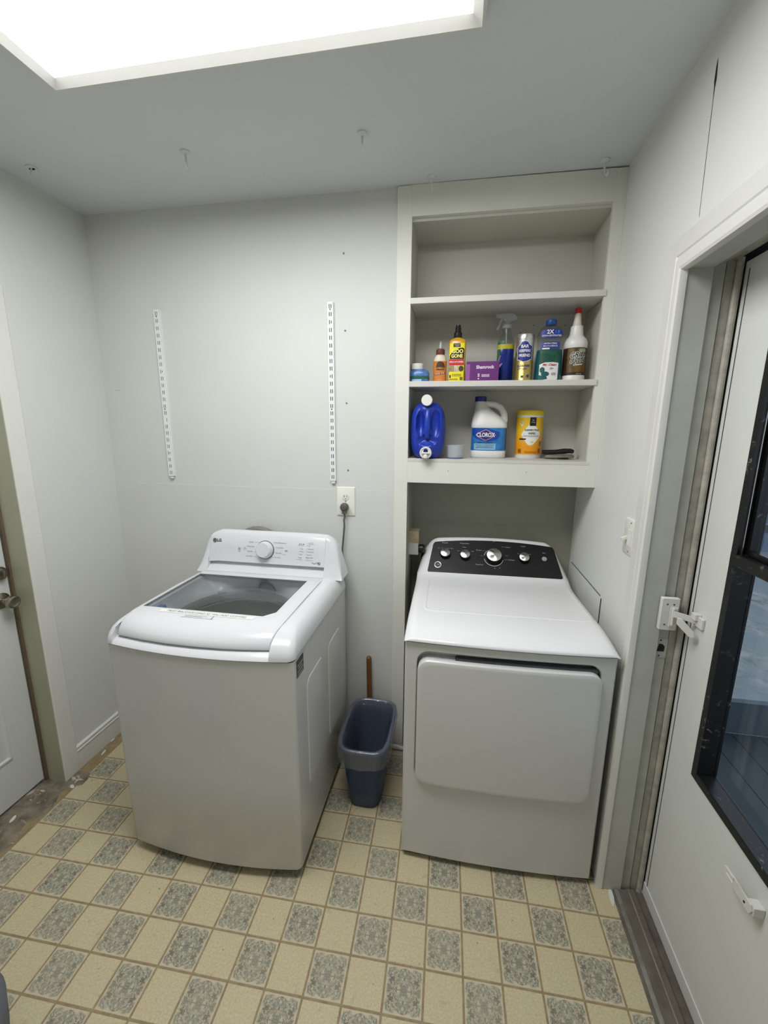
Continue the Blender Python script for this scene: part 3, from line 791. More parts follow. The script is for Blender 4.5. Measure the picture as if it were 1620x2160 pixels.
# embossed ribs and recessed handhold on the right side
b = MB()
for y0, y1, z0, z1 in ((-0.21, -0.03, 0.30, 0.74), (0.04, 0.22, 0.30, 0.74)):
    q = rrect((y1 - y0) / 2, (z1 - z0) / 2, 0.035)
    mx = frame_mx((0.3432, (y0 + y1) / 2, (z0 + z1) / 2), (0, 1, 0), (0, 0, 1), (1, 0, 0))
    b.loft([[(x, y, -0.001) for x, y in q], [(x * 0.97, y * 0.985, 0.0025) for x, y in q], [(x * 0.93, y * 0.97, 0.003) for x, y in q]], mx=mx)
b.build('side_embossing', M['enamelb'], ws_, smooth=30)
b = MB().box(0.3435, 0.3442, -0.296, -0.235, 0.800, 0.862); stk = b.build('side_sticker', M['seam'], ws_, smooth=0); stk['label'] = 'dark grey printed sticker'
b = MB()
MXS = frame_mx((0.3444, -0.265, 0.831), (0, 1, 0), (0, 0, 1), (1, 0, 0))
for i, w in enumerate((0.044, 0.05, 0.036, 0.048)): b.box(-w / 2, w / 2, -0.026 + i * 0.011, -0.021 + i * 0.011, 0, 0.0003, MXS)
b.build('lettering', M['inkl'], stk, smooth=0)
# top cover with the lid well
def cring(z, ins, fr, sl=1e-6): return wring(z, 0.347 - ins, -0.324 + fr, 0.033, 0.337, 0.032, skew=sl)
outer = [cring(0.874, 0.003, 0.003), cring(0.878, 0.0, 0.0), cring(0.888, 0.0, 0.001, 0.006), cring(0.896, 0.001, 0.003, 0.022), cring(0.908, 0.003, 0.008, 0.045), cring(0.925, 0.008, 0.022, 0.055), cring(0.938, 0.016, 0.044, 0.050), cring(0.947, 0.026, 0.070, 0.035), cring(0.954, 0.036, 0.100, 0.012)]
nO = len(outer[0])
wx0, wx1, wyA, wyB = -0.283, 0.222, -0.215, 0.190
def inner_ring(z, g_=0.0):
    cxm, cym = (wx0 + wx1) / 2, (wyA + wyB) / 2
    out = []
    for p in outer[-1]:
        dx, dy = p[0] - cxm, p[1] - cym
        hx_, hy_ = (wx1 - wx0) / 2 - g_, (wyB - wyA) / 2 - g_
        s_ = 1 / max(abs(dx) / hx_, abs(dy) / hy_); out.append((cxm + dx * s_, cym + dy * s_, z))
    return out
b = MB(); b.loft(outer + [inner_ring(0.951, -0.016), inner_ring(0.945, 0.0)], False, False)
b.build('top_cover', M['plasw'], ws_, smooth=40)
# well walls down to the tub ring
tcx, tcy, tr = -0.032, -0.02, 0.235
def circ(z, r): return [(tcx + r * math.cos(a), tcy + r * math.sin(a) , z) for a in [math.atan2(p[1] - (wyA + wyB) / 2, p[0] - (wx0 + wx1) / 2) for p in outer[-1]]]
def blend(z, t): return [(a[0] * (1 - t) + c[0] * t, a[1] * (1 - t) + c[1] * t, z) for a, c in zip(inner_ring(z, 0.004), circ(z, tr))]
b = MB(); b.loft([inner_ring(0.945, 0.0), inner_ring(0.930, 0.002), blend(0.912, 0.25), blend(0.895, 0.75), circ(0.886, tr + 0.002), circ(0.876, tr - 0.002)], False, False)
b.build('lid_well', M['plasw'], ws_, smooth=50)
b = MB(); b.loft([circ(0.877, tr + 0.006), circ(0.874, tr - 0.006), circ(0.862, tr - 0.012), circ(0.846, tr - 0.014)], False, False); b.build('tub_ring', M['tub'], ws_, smooth=50)
b = MB(); b.loft([circ(0.848, tr + 0.002), circ(0.836, tr - 0.016), circ(0.822, tr - 0.006), circ(0.77, tr - 0.004), circ(0.76, tr - 0.009), circ(0.75, tr - 0.004), circ(0.42, tr - 0.004), circ(0.40, tr - 0.03), circ(0.39, 0.05)], False, True)
b.build('wash_basket', M['basket'], ws_, smooth=40)
b = MB(); b.lathe([(0.20, 0), (0.17, 0.02), (0.07, 0.05), (0.05, 0.10), (0.03, 0.12)], 32); b.build('impeller', M['tub'], ws_, loc=(tcx, tcy, 0.392))
b = MB(); b.box(-0.278, -0.250, -0.205, -0.120, 0.905, 0.938); o = b.build('softener_drawer', mat('clear_blue_plastic', (70, 110, 190), 0.3), ws_, smooth=0, bevel=0.006); o['label'] = 'blue drawer corner under the glass'
# lid: white frame, glass, front grip that rolls over the edge
lx_0, lx_1 = -0.310, 0.272
gx0, gx1, gyF, gyB = -0.296, 0.216, -0.193, 0.168
ysl = [(0.232, 0.9525), (gyB, 0.960), (0.0, 0.962), (gyF, 0.960), (-0.212, 0.9600), (-0.232, 0.9592), (-0.252, 0.957), (-0.275, 0.951), (-0.294, 0.941), (-0.308, 0.927), (-0.316, 0.912), (-0.316, 0.904), (-0.309, 0.899)]
xsl = [lx_0, gx0, gx0 + 0.10, -0.10, 0.0, 0.10, gx1 - 0.06, gx1, lx_1 - 0.012, lx_1]
rows = []
for (y, z) in ysl:
    row = []
    for i, x in enumerate(xsl):
        q = (x + 0.019) / 0.30; k_ = max(0.0, (-0.21 - y) / 0.11)
        k_ = min(1.0, k_)
        yy = y + k_ * (0.030 * min(1.0, q * q) - 0.022)
        dz = -0.003 if i in (0, len(xsl) - 1) else 0.0
        row.append((x + (0.010 if i == 0 else 0) * k_ - (0.012 if i == len(xsl) - 1 else 0) * k_ * k_, yy, z + dz))
    rows.append(row)
b = MB(); b.grid(rows, skip=lambda i, j: i in (1, 2) and 1 <= j <= 6)
lid = b.build('lid', M['plasw'], ws_, smooth=45)
sm = lid.modifiers.new('thickness', 'SOLIDIFY'); sm.thickness = 0.010; sm.offset = -1
bv = lid.modifiers.new('soft_edges', 'BEVEL'); bv.width = 0.0025; bv.segments = 2; bv.limit_method = 'ANGLE'; bv.angle_limit = R(40)
b = MB()
cpoly = [(gx0 - 0.003, gyF - 0.001), (gx1 - 0.030, gyF - 0.001), (gx1 + 0.002, gyF + 0.036), (gx1 + 0.002, gyB + 0.002), (gx0 - 0.003, gyB + 0.002)]
b.prism(cpoly, 0.9525, 0.9565); b.build('lid_glass', M['washglass'], lid, smooth=0)
b = MB(); b.prism([(gx1 - 0.034, gyF - 0.002), (gx1 + 0.003, gyF - 0.002), (gx1 + 0.003, gyF + 0.040)], 0.9570, 0.9605); b.build('corner_gusset', M['plasw'], lid, smooth=0)
# dark printed border of the glass
b = MB()
for x0, x1, y0, y1 in ((gx0 + 0.001, gx1, gyB - 0.008, gyB), (gx1 - 0.006, gx1, gyF + 0.03, gyB), (gx0, gx0 + 0.005, gyF, gyB)): b.box(x0, x1, y0, y1, 0.9566, 0.9568)
b.build('glass_border', M['seam'], lid, smooth=0)
b = MB(); b.box(lx_0 + 0.010, lx_1 - 0.02, 0.236, 0.2395, 0.950, 0.9525); b.build('lid_gap', M['seam'], ws_, smooth=0)
b = MB().box(-0.205, 0.160, -0.2245, -0.2045, 0.9604, 0.9606); wst = b.build('warning_strip', mat('label_white', (232, 232, 226), 0.4), lid, smooth=0)
b = MB(); b.text('MUST BALANCE LOAD AS YOU ADD CLOTHES', 0.0150, Matrix.Translation((-0.0225, -0.2145, 0.9608)), shear=0.15, xs=0.97); b.build('lettering', M['ink'], wst, smooth=0)
b = MB().box(-0.100, 0.022, -0.247, -0.228, 0.9593, 0.9596)
wst2 = b.build('small_sticker', M['plasw'], lid, smooth=0)
b = MB()
for k_, w in ((0, 0.085), (1, 0.07)): b.box(-0.09, -0.09 + w, -0.236 - k_ * 0.005, -0.2345 - k_ * 0.005, 0.9597, 0.9598)
b.box(0.014, 0.017, -0.247, -0.228, 0.9597, 0.9599)
b.build('lettering', M['ink'], wst2, smooth=0)
# console
def con_x(z, side):
    t_ = max(0.0, min(1.0, (z - 0.95) / 0.17))
    if side < 0: return -1.124 + 0.034 * t_ ** 0.7 - WX
    return -0.416 - 0.046 * t_ ** 0.8 - WX
fullp = [(-0.172, 0.945), (-0.164, 0.958), (-0.152, 0.985), (-0.146, 1.00), (-0.140, 1.02), (-0.128, 1.06), (-0.113, 1.105), (-0.106, 1.122), (-0.095, 1.131), (-0.080, 1.133), (-0.066, 1.128), (-0.062, 1.10), (-0.062, 0.945)]
midp = [(-0.172, 0.953), (-0.160, 0.958), (-0.134, 0.972), (-0.122, 0.984), (-0.1435, 0.993), (-0.128, 1.06), (-0.113, 1.118), (-0.104, 1.124), (-0.095, 1.131), (-0.080, 1.133), (-0.066, 1.128), (-0.062, 1.10), (-0.062, 0.945)]
pL, pR = -1.074 - WX, -0.505 - WX
st_ = [(-1, 0, 0.0), (-1, 0, 0.04), (-1, 0, 0.12), (-1, 0, 0.3), (-1, 0, 0.6), (-1, 0, 1.0)]
rings = []
def station(xf, prof, top):
    out = []
    for y, z in prof:
        zz = 0.945 + (z - 0.945) * top
        x = xf(zz) if callable(xf) else xf
        out.append((x, y - WY + (1 - top) * 0.012, zz))
    return out
rad = 0.060; topz = 0.188
def topf(dist):
    if dist >= rad: return 1.0
    dd = rad - dist
    return (topz - rad + math.sqrt(max(0, rad * rad - dd * dd))) / topz
for dist in (0.0, 0.006, 0.018):
    rings.append(station((lambda z, d_=dist: con_x(z, -1) + d_), fullp, topf(dist)))
rings.append(station(pL - 0.001, fullp, topf(pL - con_x(1.12, -1))))
for i in range(13):
    x = pL + (pR - pL) * i / 12
    rings.append(station(x, midp, min(topf(x - con_x(1.12, -1)), topf(con_x(1.12, 1) - x))))
rings.append(station(pR + 0.001, fullp, topf(con_x(1.12, 1) - pR)))
for dist in (0.030, 0.018, 0.009, 0.003, 0.0):
    rings.append(station((lambda z, d_=dist: con_x(z, 1) - d_), fullp, topf(dist)))
b = MB(); b.loft(rings); con = b.build('console', M['plasw'], ws_, smooth=42)
# console print and knob, laid on the tilted panel
pn = Vector((0, -0.972, 0.235)); pu = Vector((0, 0.235, 0.972))
def CP(x, z, off=0.0):
    y = -0.1275 + (z - 1.0625) * 0.236 + 0.0
    return frame_mx(tuple(Vector((x - WX, y - WY, z)) + pn * off), (1, 0, 0), pu, pn)
b = MB()
for s_, x, z, sz, al in (('Normal', -0.852, 1.087, 0.0072, 'RIGHT'), ('Heavy Duty', -0.848, 1.067, 0.0072, 'RIGHT'), ('Delicates', -0.852, 1.044, 0.0072, 'RIGHT'), ('Deep Wash', -0.852, 1.023, 0.0072, 'RIGHT'),
                         ('Bedding/Waterproof', -0.752, 1.090, 0.0072, 'LEFT'), ('Speed Wash', -0.741, 1.068, 0.0072, 'LEFT'), ('Spin Only', -0.741, 1.044, 0.0072, 'LEFT'), ('Tub Clean', -0.746, 1.024, 0.0072, 'LEFT'),
                         ('Temp.', -0.621, 1.030, 0.0075, 'CENTER'), ('Water Plus', -0.576, 1.031, 0.0075, 'CENTER'), ('Hot', -0.619, 1.069, 0.006, 'LEFT'), ('Warm', -0.621, 1.057, 0.006, 'LEFT'), ('Cold', -0.623, 1.044, 0.006, 'LEFT'),
                         ('Extra Rinse', -0.585, 1.069, 0.006, 'LEFT'), ('Soak Delay', -0.587, 1.057, 0.006, 'LEFT'), ('Lid Lock', -0.589, 1.044, 0.006, 'LEFT'), ('Wash Rinse', -0.583, 1.092, 0.0055, 'LEFT'), ('Spin', -0.583, 1.084, 0.0055, 'LEFT')):
    b.text(s_, sz, CP(x, z, 0.0012), align=al)
for x0, x1, z in ((-0.846, -0.815, 1.0875), (-0.845, -0.836, 1.044), (-0.846, -0.836, 1.023), (-0.752, -0.744, 1.044), (-0.768, -0.750, 1.024), (-0.706, -0.688, 1.039), (-0.636, -0.606, 1.084), (-0.640, -0.608, 1.021), (-0.596, -0.560, 1.020), (-0.583, -0.56, 1.098)):
    b.box(0, x1 - x0, -0.0003, 0.0003, 0, 0.0002, CP(x0, z, 0.0012))
for x, z in ((-0.624, 1.069), (-0.626, 1.057), (-0.628, 1.044), (-0.590, 1.069), (-0.592, 1.057), (-0.594, 1.044), (-0.588, 1.092), (-0.588, 1.084)):
    b.lathe([(0.0011, 0), (0.0011, 0.0002)], 8, CP(x, z, 0.0012))
# power mark and steam mark
b.lathe([(0.0048, 0.0002), (0.0056, 0.0002)], 20, CP(-0.894, 1.055, 0.0012), False, False)
b.box(-0.0004, 0.0004, 0.001, 0.0065, 0, 0.0004, CP(-0.894, 1.055, 0.0012))
for dz in (-0.004, 0.0, 0.004): b.tube([(-0.006, dz, 0), (-0.002, dz + 0.0025, 0), (0.002, dz - 0.001, 0), (0.006, dz + 0.002, 0)], 0.0005, 4, CP(-0.921, 1.052, 0.0012))
b.box(-0.007, 0.007, -0.0105, -0.0095, 0, 0.0003, CP(-0.921, 1.052, 0.0012))
b.tube([(-0.013, 0.001, 0), (-0.007, 0.002, 0), (-0.004, -0.002, 0), (0.0, -0.003, 0), (0.004, -0.002, 0), (0.006, 0.002, 0), (0.011, 0.001, 0)], 0.0007, 4, CP(-0.552, 1.0085, 0.0012))
b.build('lettering', M['ink'], con, smooth=0)
b = MB()
for x in (-0.626, -0.617, -0.607): b.box(-0.0022, 0.0022, -0.0013, 0.0013, 0, 0.0004, CP(x, 1.090, 0.0012))
b.text('LG', 0.019, CP(-1.025, 1.087, 0.0012), bold=0.03, xs=1.0)
b.text('IQ', 0.013, CP(-0.531, 1.0085, 0.0012), bold=0.03)
b.prism([(-0.005, -0.0035), (0.0005, 0.0), (-0.005, 0.0035)], 0, 0.0004, CP(-0.689, 1.056, 0.0012))
b.box(0.0018, 0.0030, -0.0034, 0.0034, 0, 0.0004, CP(-0.689, 1.056, 0.0012)); b.box(0.0043, 0.0055, -0.0034, 0.0034, 0, 0.0004, CP(-0.689, 1.056, 0.0012))
b.lathe([(0.0095, 0.0), (0.0095, 0.0004)], 24, CP(-1.048, 1.087, 0.0012))
lg = b.build('emblem', M['ink'], con, smooth=0)
b = MB(); b.lathe([(0.0058, 0.0006), (0.0070, 0.0006)], 20, CP(-1.048, 1.087, 0.0012), False, False)
b.box(-0.0006, 0.0006, -0.003, 0.004, 0.0005, 0.0007, CP(-1.048, 1.087, 0.0012)); b.box(-0.0006, 0.0035, -0.003, -0.002, 0.0005, 0.0007, CP(-1.048, 1.087, 0.0012))
b.build('emblem_face', M['inkl'], con, smooth=0)
b = MB(); b.lathe([(0.043, 0.0), (0.043, 0.0022), (0.0405, 0.003), (0.0, 0.003)], 40, CP(-0.792, 1.0545, 0.0005), True, False); b.build('knob_ring', M['ink'], con)
b = MB(); b.lathe([(0.0405, 0.003), (0.039, 0.010), (0.036, 0.020), (0.0345, 0.026), (0.032, 0.029), (0.0, 0.0295)], 40, CP(-0.792, 1.0545, 0.0005)); b.build('cycle_knob', M['plasw'], con)
# drain hose looping up behind the console
b = MB(); P = []
for i in range(17):
    a = PI * i / 16; P.append((-0.10 - 0.118 * math.cos(a), 0.362, 0.985 + 0.142 * math.sin(a) ** 0.8))
P = [(P[0][0] - 0.0, 0.362, 0.6)] + P + [(P[-1][0], 0.362, 0.6)]
b.tube(P, 0.016, 12); b.build('drain_hose', M['hose'], ws_)

# ------------------------------------------------------------------ dryer
dw = thing('clothes_dryer', 'white front-loading dryer with a black control panel under the shelf cupboard', 'dryer', (0.2510, -0.20, 0), 0.0195)
hw = 0.3415; fy = -0.355
def prect(w0, w1, z0, z1, r, k=6):
    q = rrect((w1 - w0) / 2, (z1 - z0) / 2, r, k); n_ = k + 1
    def sub(p, t): return [(p[0] + (t[0] - p[0]) * i / 16, p[1] + (t[1] - p[1]) * i / 16) for i in range(1, 16)]
    q = q[:2 * n_ - n_] + sub(q[n_ - 1], q[n_]) + q[n_:3 * n_] + sub(q[3 * n_ - 1], q[3 * n_]) + q[3 * n_:]
    return [((w0 + w1) / 2 + x, (z0 + z1) / 2 + z) for x, z in q]
def strips(mb, ring_):
    h_ = len(ring_) // 2
    mb.grid([ring_[:h_], list(reversed(ring_[h_:]))])
def bow(mb, amt=0.013):
    # the whole front of the machine swells slightly towards the room
    mb.v = [(x, y - (amt * (1 - min(1.0, (x / hw) ** 2)) if y < -0.24 else 0.0), z) for x, y, z in mb.v]
    return mb
pk = prect(-0.302, 0.300, 0.352, 0.872, 0.045)
def outer_from(ring_, w0, w1, z0, z1):
    xs_ = [p[0] for p in ring_]; zs_ = [p[1] for p in ring_]
    pcx, pcz, phw, phh = (min(xs_) + max(xs_)) / 2, (min(zs_) + max(zs_)) / 2, (max(xs_) - min(xs_)) / 2, (max(zs_) - min(zs_)) / 2
    out = []
    for x, z in ring_:
        u_, v_ = (x - pcx) / phw, (z - pcz) / phh
        m_ = max(abs(u_), abs(v_))
        out.append(((w0 + w1) / 2 + u_ / m_ * (w1 - w0) / 2, (z0 + z1) / 2 + v_ / m_ * (z1 - z0) / 2))
    return out
BZ0, BZ1 = 0.024, 0.900
# corner-exact outer ring: insert true corners
orr = outer_from(pk, -hw + 0.006, hw - 0.006, BZ0 + 0.004, BZ1)
b = MB()
b.loft([[(x, fy, z) for x, z in orr], [(x, fy, z) for x, z in pk], [(x, fy + 0.004, z) for x, z in prect(-0.299, 0.297, 0.355, 0.869, 0.043)], [(x, fy + 0.030, z) for x, z in prect(-0.297, 0.295, 0.357, 0.867, 0.042)]], False, False)
strips(b, [(x, fy + 0.030, z) for x, z in prect(-0.297, 0.295, 0.357, 0.867, 0.042)])
# fill the four outer corners of the front face
for cx_, cz_ in ((-hw + 0.006, BZ0 + 0.004), (hw - 0.006, BZ0 + 0.004), (hw - 0.006, BZ1), (-hw + 0.006, BZ1)):
    ed = [p for p in orr]
    near = sorted(range(len(orr)), key=lambda i: (orr[i][0] - cx_) ** 2 + (orr[i][1] - cz_) ** 2)[:2]
    b.add([(cx_, fy, cz_), (orr[near[0]][0], fy, orr[near[0]][1]), (orr[near[1]][0], fy, orr[near[1]][1])], [(0, 1, 2)])
# sides, bottom, back
e0 = [(-hw + 0.006, fy), (hw - 0.006, fy), (hw, fy + 0.006), (hw, 0.385), (-hw, 0.385), (-hw, fy + 0.006)]
def e_ring(z): return [(x, y, z) for x, y in e0]
for i in range(1, 6):
    j = (i + 1) % 6
    b.add([(e0[i][0], e0[i][1], BZ0 + 0.004), (e0[j][0], e0[j][1], BZ0 + 0.004), (e0[j][0], e0[j][1], BZ1), (e0[i][0], e0[i][1], BZ1)], [(0, 1, 2, 3)])
b.add(e_ring(BZ0 + 0.004), [(5, 4, 3, 2, 1, 0)])
bow(b).build('cabinet', M['enamelb'], dw, smooth=30)
b = MB().box(-0.32, 0.32, fy + 0.03, 0.36, 0.010, 0.028); b.build('base', M['black'], dw, smooth=0)
for sx in (-1, 1):
    for sy in (-0.28, 0.32):
        b = MB(); b.lathe([(0.02, 0), (0.02, 0.007), (0.009, 0.009), (0.009, 0.012)], 16); b.build('leveling_foot', M['black'], dw, loc=(sx * 0.28, sy, 0))
# door: rounded panel, grip scoop left open above it
b = MB()
dpz = prect(-0.296, 0.298, 0.354, 0.846, 0.040)
def shrink(ring_, k_, c_=(0.001, 0.600), hx_=0.297, hz_=0.246): return [(c_[0] + (x - c_[0]) * (1 - k_ / hx_), c_[1] + (z - c_[1]) * (1 - k_ / hz_)) for x, z in ring_]
b.loft([[(x, fy + 0.028, z) for x, z in dpz], [(x, fy - 0.012, z) for x, z in dpz], [(x, fy - 0.017, z) for x, z in shrink(dpz, 0.003)], [(x, fy - 0.019, z) for x, z in shrink(dpz, 0.009)], [(x, fy - 0.0192, z) for x, z in shrink(dpz, 0.016)]], True, False)
strips(b, [(x, fy - 0.0192, z) for x, z in shrink(dpz, 0.016)])
dd = bow(b).build('dryer_door', M['enamelb'], dw, smooth=30)
b = MB(); q = prect(-0.17, 0.285, 0.838, 0.853, 0.007); b.loft([[(x, fy + 0.024, z) for x, z in q], [(x, fy + 0.002, z) for x, z in q]]); bow(b).build('door_grip', M['seam'], dd)
# top: lip, deck and console in one sweep across x
hk = [(-0.3600, 0.9030), (-0.3640, 0.9060), (-0.3640, 0.9120), (-0.3590, 0.9170), (-0.330, 0.9235), (-0.270, 0.9320), (-0.225, 0.9355), (-0.195, 0.9360), (0.10, 0.9300), (0.150, 0.9300), (0.190, 0.9330), (0.212, 0.9380), (0.228, 0.9460), (0.245, 0.9600), (0.362, 1.0755), (0.371, 1.0825), (0.380, 1.0850), (0.389, 1.0830), (0.394, 1.068), (0.394, 0.9030)]
def dx_half(z, y):
    t_ = max(0.0, min(1.0, (z - 0.935) / 0.14))
    return 0.345 - 0.045 * t_ ** 0.9
rings = []
rad2 = 0.060
def ftop(dist):
    if dist >= rad2: return 1.0
    dd_ = rad2 - dist; return 1 - (rad2 - math.sqrt(max(0.0, rad2 * rad2 - dd_ * dd_))) / 0.15
def crown(s_): return 1.0 - 0.10 * (s_ ** 2)
SS = [-1, -0.985, -0.96, -0.93, -0.89, -0.84, -0.75, -0.6, -0.45, -0.3, -0.15, 0, 0.15, 0.3, 0.45, 0.6, 0.75, 0.84, 0.89, 0.93, 0.96, 0.985, 1]
for s_ in SS:
    out = []
    dist = (1 - abs(s_)) * 0.33
    for y, z in hk:
        zz = z
        if z > 0.94: zz = 0.94 + (z - 0.94) * ftop(dist) * crown(s_)
        edge = max(0.0, 1 - dist / 0.030)
        if z > 0.906: zz -= 0.016 * edge ** 2
        zz = max(zz, 0.903)
        out.append((s_ * dx_half(zz, y), y, zz))
    rings.append(out)
b = MB(); b.loft(rings); top = bow(b, 0.014).build('top_and_console', M['enamel'], dw, smooth=50)
b = MB(); seg_ = [-0.337 + 0.674 * i / 16 for i in range(17)]; b.loft([[(x, fy - 0.002, z) for x in seg_] + [(0.337, 0.39, z), (-0.337, 0.39, z)] for z in (0.8995, 0.9032)]); bow(b).build('top_seam', M['seam'], dw, smooth=0)
# raised border round the sunken deck field
q = prect(-0.286, 0.318, -0.176, 0.175, 0.03)
b = MB(); q0 = [(x * 1.0, y) for x, y in q]
def dz_deck(y): 
    return 0.9362 - 0.0062 * max(0, min(1, (y + 0.195) / 0.295))
def off(ring_, k_):
    c_ = (0.016, 0.0); return [(c_[0] + (x - c_[0]) * (1 + k_ / 0.30), c_[1] + (y - c_[1]) * (1 + k_ / 0.175)) for x, y in ring_]
b.loft([[(x, y, dz_deck(y) - 0.0012) for x, y in off(q0, 0.006)], [(x, y, dz_deck(y) + 0.0016) for x, y in off(q0, 0.002)], [(x, y, dz_deck(y) + 0.0016) for x, y in off(q0, -0.002)], [(x, y, dz_deck(y) - 0.0012) for x, y in off(q0, -0.006)]], False, False)
b.build('deck_bead', M['enamel'], dw, smooth=60)
# control panel: slanted black face
dn = Vector((0, -0.7036, 0.7106)); du = Vector((0, 0.7106, 0.7036))
def DP(x, v, off_=0.0):
    """x world-ish (before the dryer turn), v = distance up the slanted face from its lower edge"""
    y = 0.2445 + v * 0.7106; z = 0.9600 + v * 0.7036
    return frame_mx(tuple(Vector((x, y, z)) + dn * off_), (1, 0, 0), du, dn)
def vz(z): return (z - 0.960) / 0.7036
PT = 0.0035
def wz(z): return (z - 0.941) / 0.7036 - 0.017 + 0.010 * max(0.0, min(1.0, (z - 1.01) / 0.03))
pts = []
vT = 0.1625; vB = -0.020
def topcurve(x): return vT - 0.020 * (x / 0.28) ** 2
outl = [(-0.304, vB + 0.006), (-0.302, vB), (0.302, vB), (0.308, vB + 0.006)]
for i in range(7):
    a = R(0 + 90 * i / 6); outl.append((0.268 + 0.018 * math.cos(a), topcurve(0.268) - 0.03 + 0.03 * math.sin(a)))
for i in range(1, 12):
    x = 0.268 - 0.536 * i / 12; outl.append((x, topcurve(x)))
for i in range(7):
    a = R(90 + 90 * i / 6); outl.append((-0.268 + 0.018 * math.cos(a), topcurve(0.268) - 0.03 + 0.03 * math.sin(a)))
b = MB(); b.prism([(x + 0.008, v) for x, v in outl], -0.004, PT, DP(0, 0)); cpn = b.build('control_panel', M['panelb'], dw, smooth=20)
DXO = 0.2579
def KX(xw): return xw - DXO + 0.012
b = MB()
for s_, x, z, sz in (('Dryness', 0.028, 1.044, 0.0085), ('Temperature', 0.122, 1.045, 0.0085), ('Sound', 0.397, 1.044, 0.0085), ('Start', 0.490, 1.026, 0.0075),
                     ('Off', 0.262, 1.058, 0.006), ('Timed Dry', 0.191, 0.974, 0.0078), ('Cottons', 0.325, 1.038, 0.0075), ('Delicates', 0.340, 0.997, 0.0075), ('Normal', 0.189, 1.025, 0.0075),
                     ('Less', -0.003, 1.026, 0.0055), ('More', 0.062, 1.026, 0.0055), ('Low', 0.092, 1.020, 0.0055), ('High', 0.160, 1.020, 0.0055), ('Medium', 0.122, 1.032, 0.0055), ('Off', 0.372, 1.020, 0.0055), ('Loud', 0.425, 1.020, 0.0055), ('40', 0.262, 0.963, 0.0055), ('60', 0.285, 0.966, 0.0055)):
    b.text(s_, sz, DP(KX(x), wz(z), PT + 0.0004), bold=0.01)
for x0, x1, z in ((0.008, 0.018, 1.026), (0.038, 0.052, 1.026), (0.205, 0.222, 1.024), (0.296, 0.308, 1.039), (0.306, 0.324, 0.997), (0.196, 0.208, 1.008), (0.312, 0.326, 1.012)):
    b.box(0, x1 - x0, -0.0004, 0.0004, 0, 0.0002, DP(KX(x0), wz(z), PT + 0.0004))
b.build('lettering', M['whiteink'], cpn, smooth=0)
b = MB()
for a0, a1 in ((100, 168), (192, 345)):
    rows = []
    for i in range(25):
        a = R(a0 + (a1 - a0) * i / 24); rows.append([(0.0455 * math.cos(a), 0.0455 * math.sin(a), 0), (0.0435 * math.cos(a), 0.0435 * math.sin(a), 0)])
    b.grid(rows, DP(KX(0.258), wz(1.003), PT + 0.0005))
b.build('dial_arc', M['trimw'], cpn, smooth=0)
def dknob(x, z, r, h):
    mx = DP(KX(x), wz(z), PT)
    b = MB(); b.lathe([(r * 1.06, 0), (r * 1.06, h * 0.25), (r * 1.0, h * 0.9), (r * 0.96, h)], 36, mx); o = b.build('dial', M['black'], cpn)
    b = MB(); b.lathe([(r * 0.99, h * 0.86), (r * 0.95, h + 0.0006), (r * 0.90, h + 0.0012), (0.0005, h + 0.0012)], 36, mx); o2 = b.build('dial_face', M['dialface'], cpn); o2['label'] = 'brushed metal dial face'
    b = MB().box(-r * 0.75, -r * 0.25, r * 0.28, r * 0.42, h + 0.0012, h + 0.0016, mx @ Matrix.Rotation(R(-25), 4, 'Z')); b.build('dial_mark', M['black'], cpn, smooth=0)
def m_dial():
    k = NT('spun_metal')
    k.b.inputs['Metallic'].default_value = 1.0; k.b.inputs['Roughness'].default_value = 0.34
    k.b.inputs['Base Color'].default_value = (0.72, 0.71, 0.70, 1)
    k.b.inputs['Anisotropic'].default_value = 0.85
    tn = k.new('ShaderNodeTangent'); tn.direction_type = 'RADIAL'; tn.axis = 'Y'
    k.link(tn.outputs[0], k.b.inputs['Tangent'])
    return k.m
M['dialface'] = m_dial()
dknob(0.030, 1.006, 0.0235, 0.022); dknob(0.124, 1.004, 0.0235, 0.022); dknob(0.258, 1.004, 0.0355, 0.027); dknob(0.396, 1.004, 0.0235, 0.022)
b = MB(); b.lathe([(0.0115, 0), (0.0115, 0.003), (0.0105, 0.004)], 24, DP(KX(0.489), wz(1.007), PT)); b.build('start_button', mat('grey_button', (150, 158, 158), 0.4), cpn)
b = MB(); mxg = DP(KX(-0.003), wz(0.966), PT)
b.lathe([(0.0165, 0), (0.0165, 0.0010), (0.0145, 0.0014), (0.0135, 0.0010)], 32, mxg, False, False)
ge = b.build('emblem', M['steel'], cpn)
b = MB()
for a0 in range(4):
    a = PI / 2 * a0 + PI / 4
    b.tube([(0.0125 * math.cos(a + 0.5), 0.0125 * math.sin(a + 0.5), 0), (0.009 * math.cos(a + 0.1), 0.009 * math.sin(a + 0.1), 0), (0.0125 * math.cos(a - 0.5), 0.0125 * math.sin(a - 0.5), 0)], 0.0006, 5, mxg @ Matrix.Translation((0, 0, 0.0006)))
b.text('GE', 0.0115, mxg @ Matrix.Translation((0, 0, 0.0006)), shear=0.25, bold=0.02)
b.lathe([(0.0128, 0.0006), (0.0122, 0.0006)], 28, mxg, False, False)
b.build('emblem_face', M['inkl'], cpn, smooth=0)

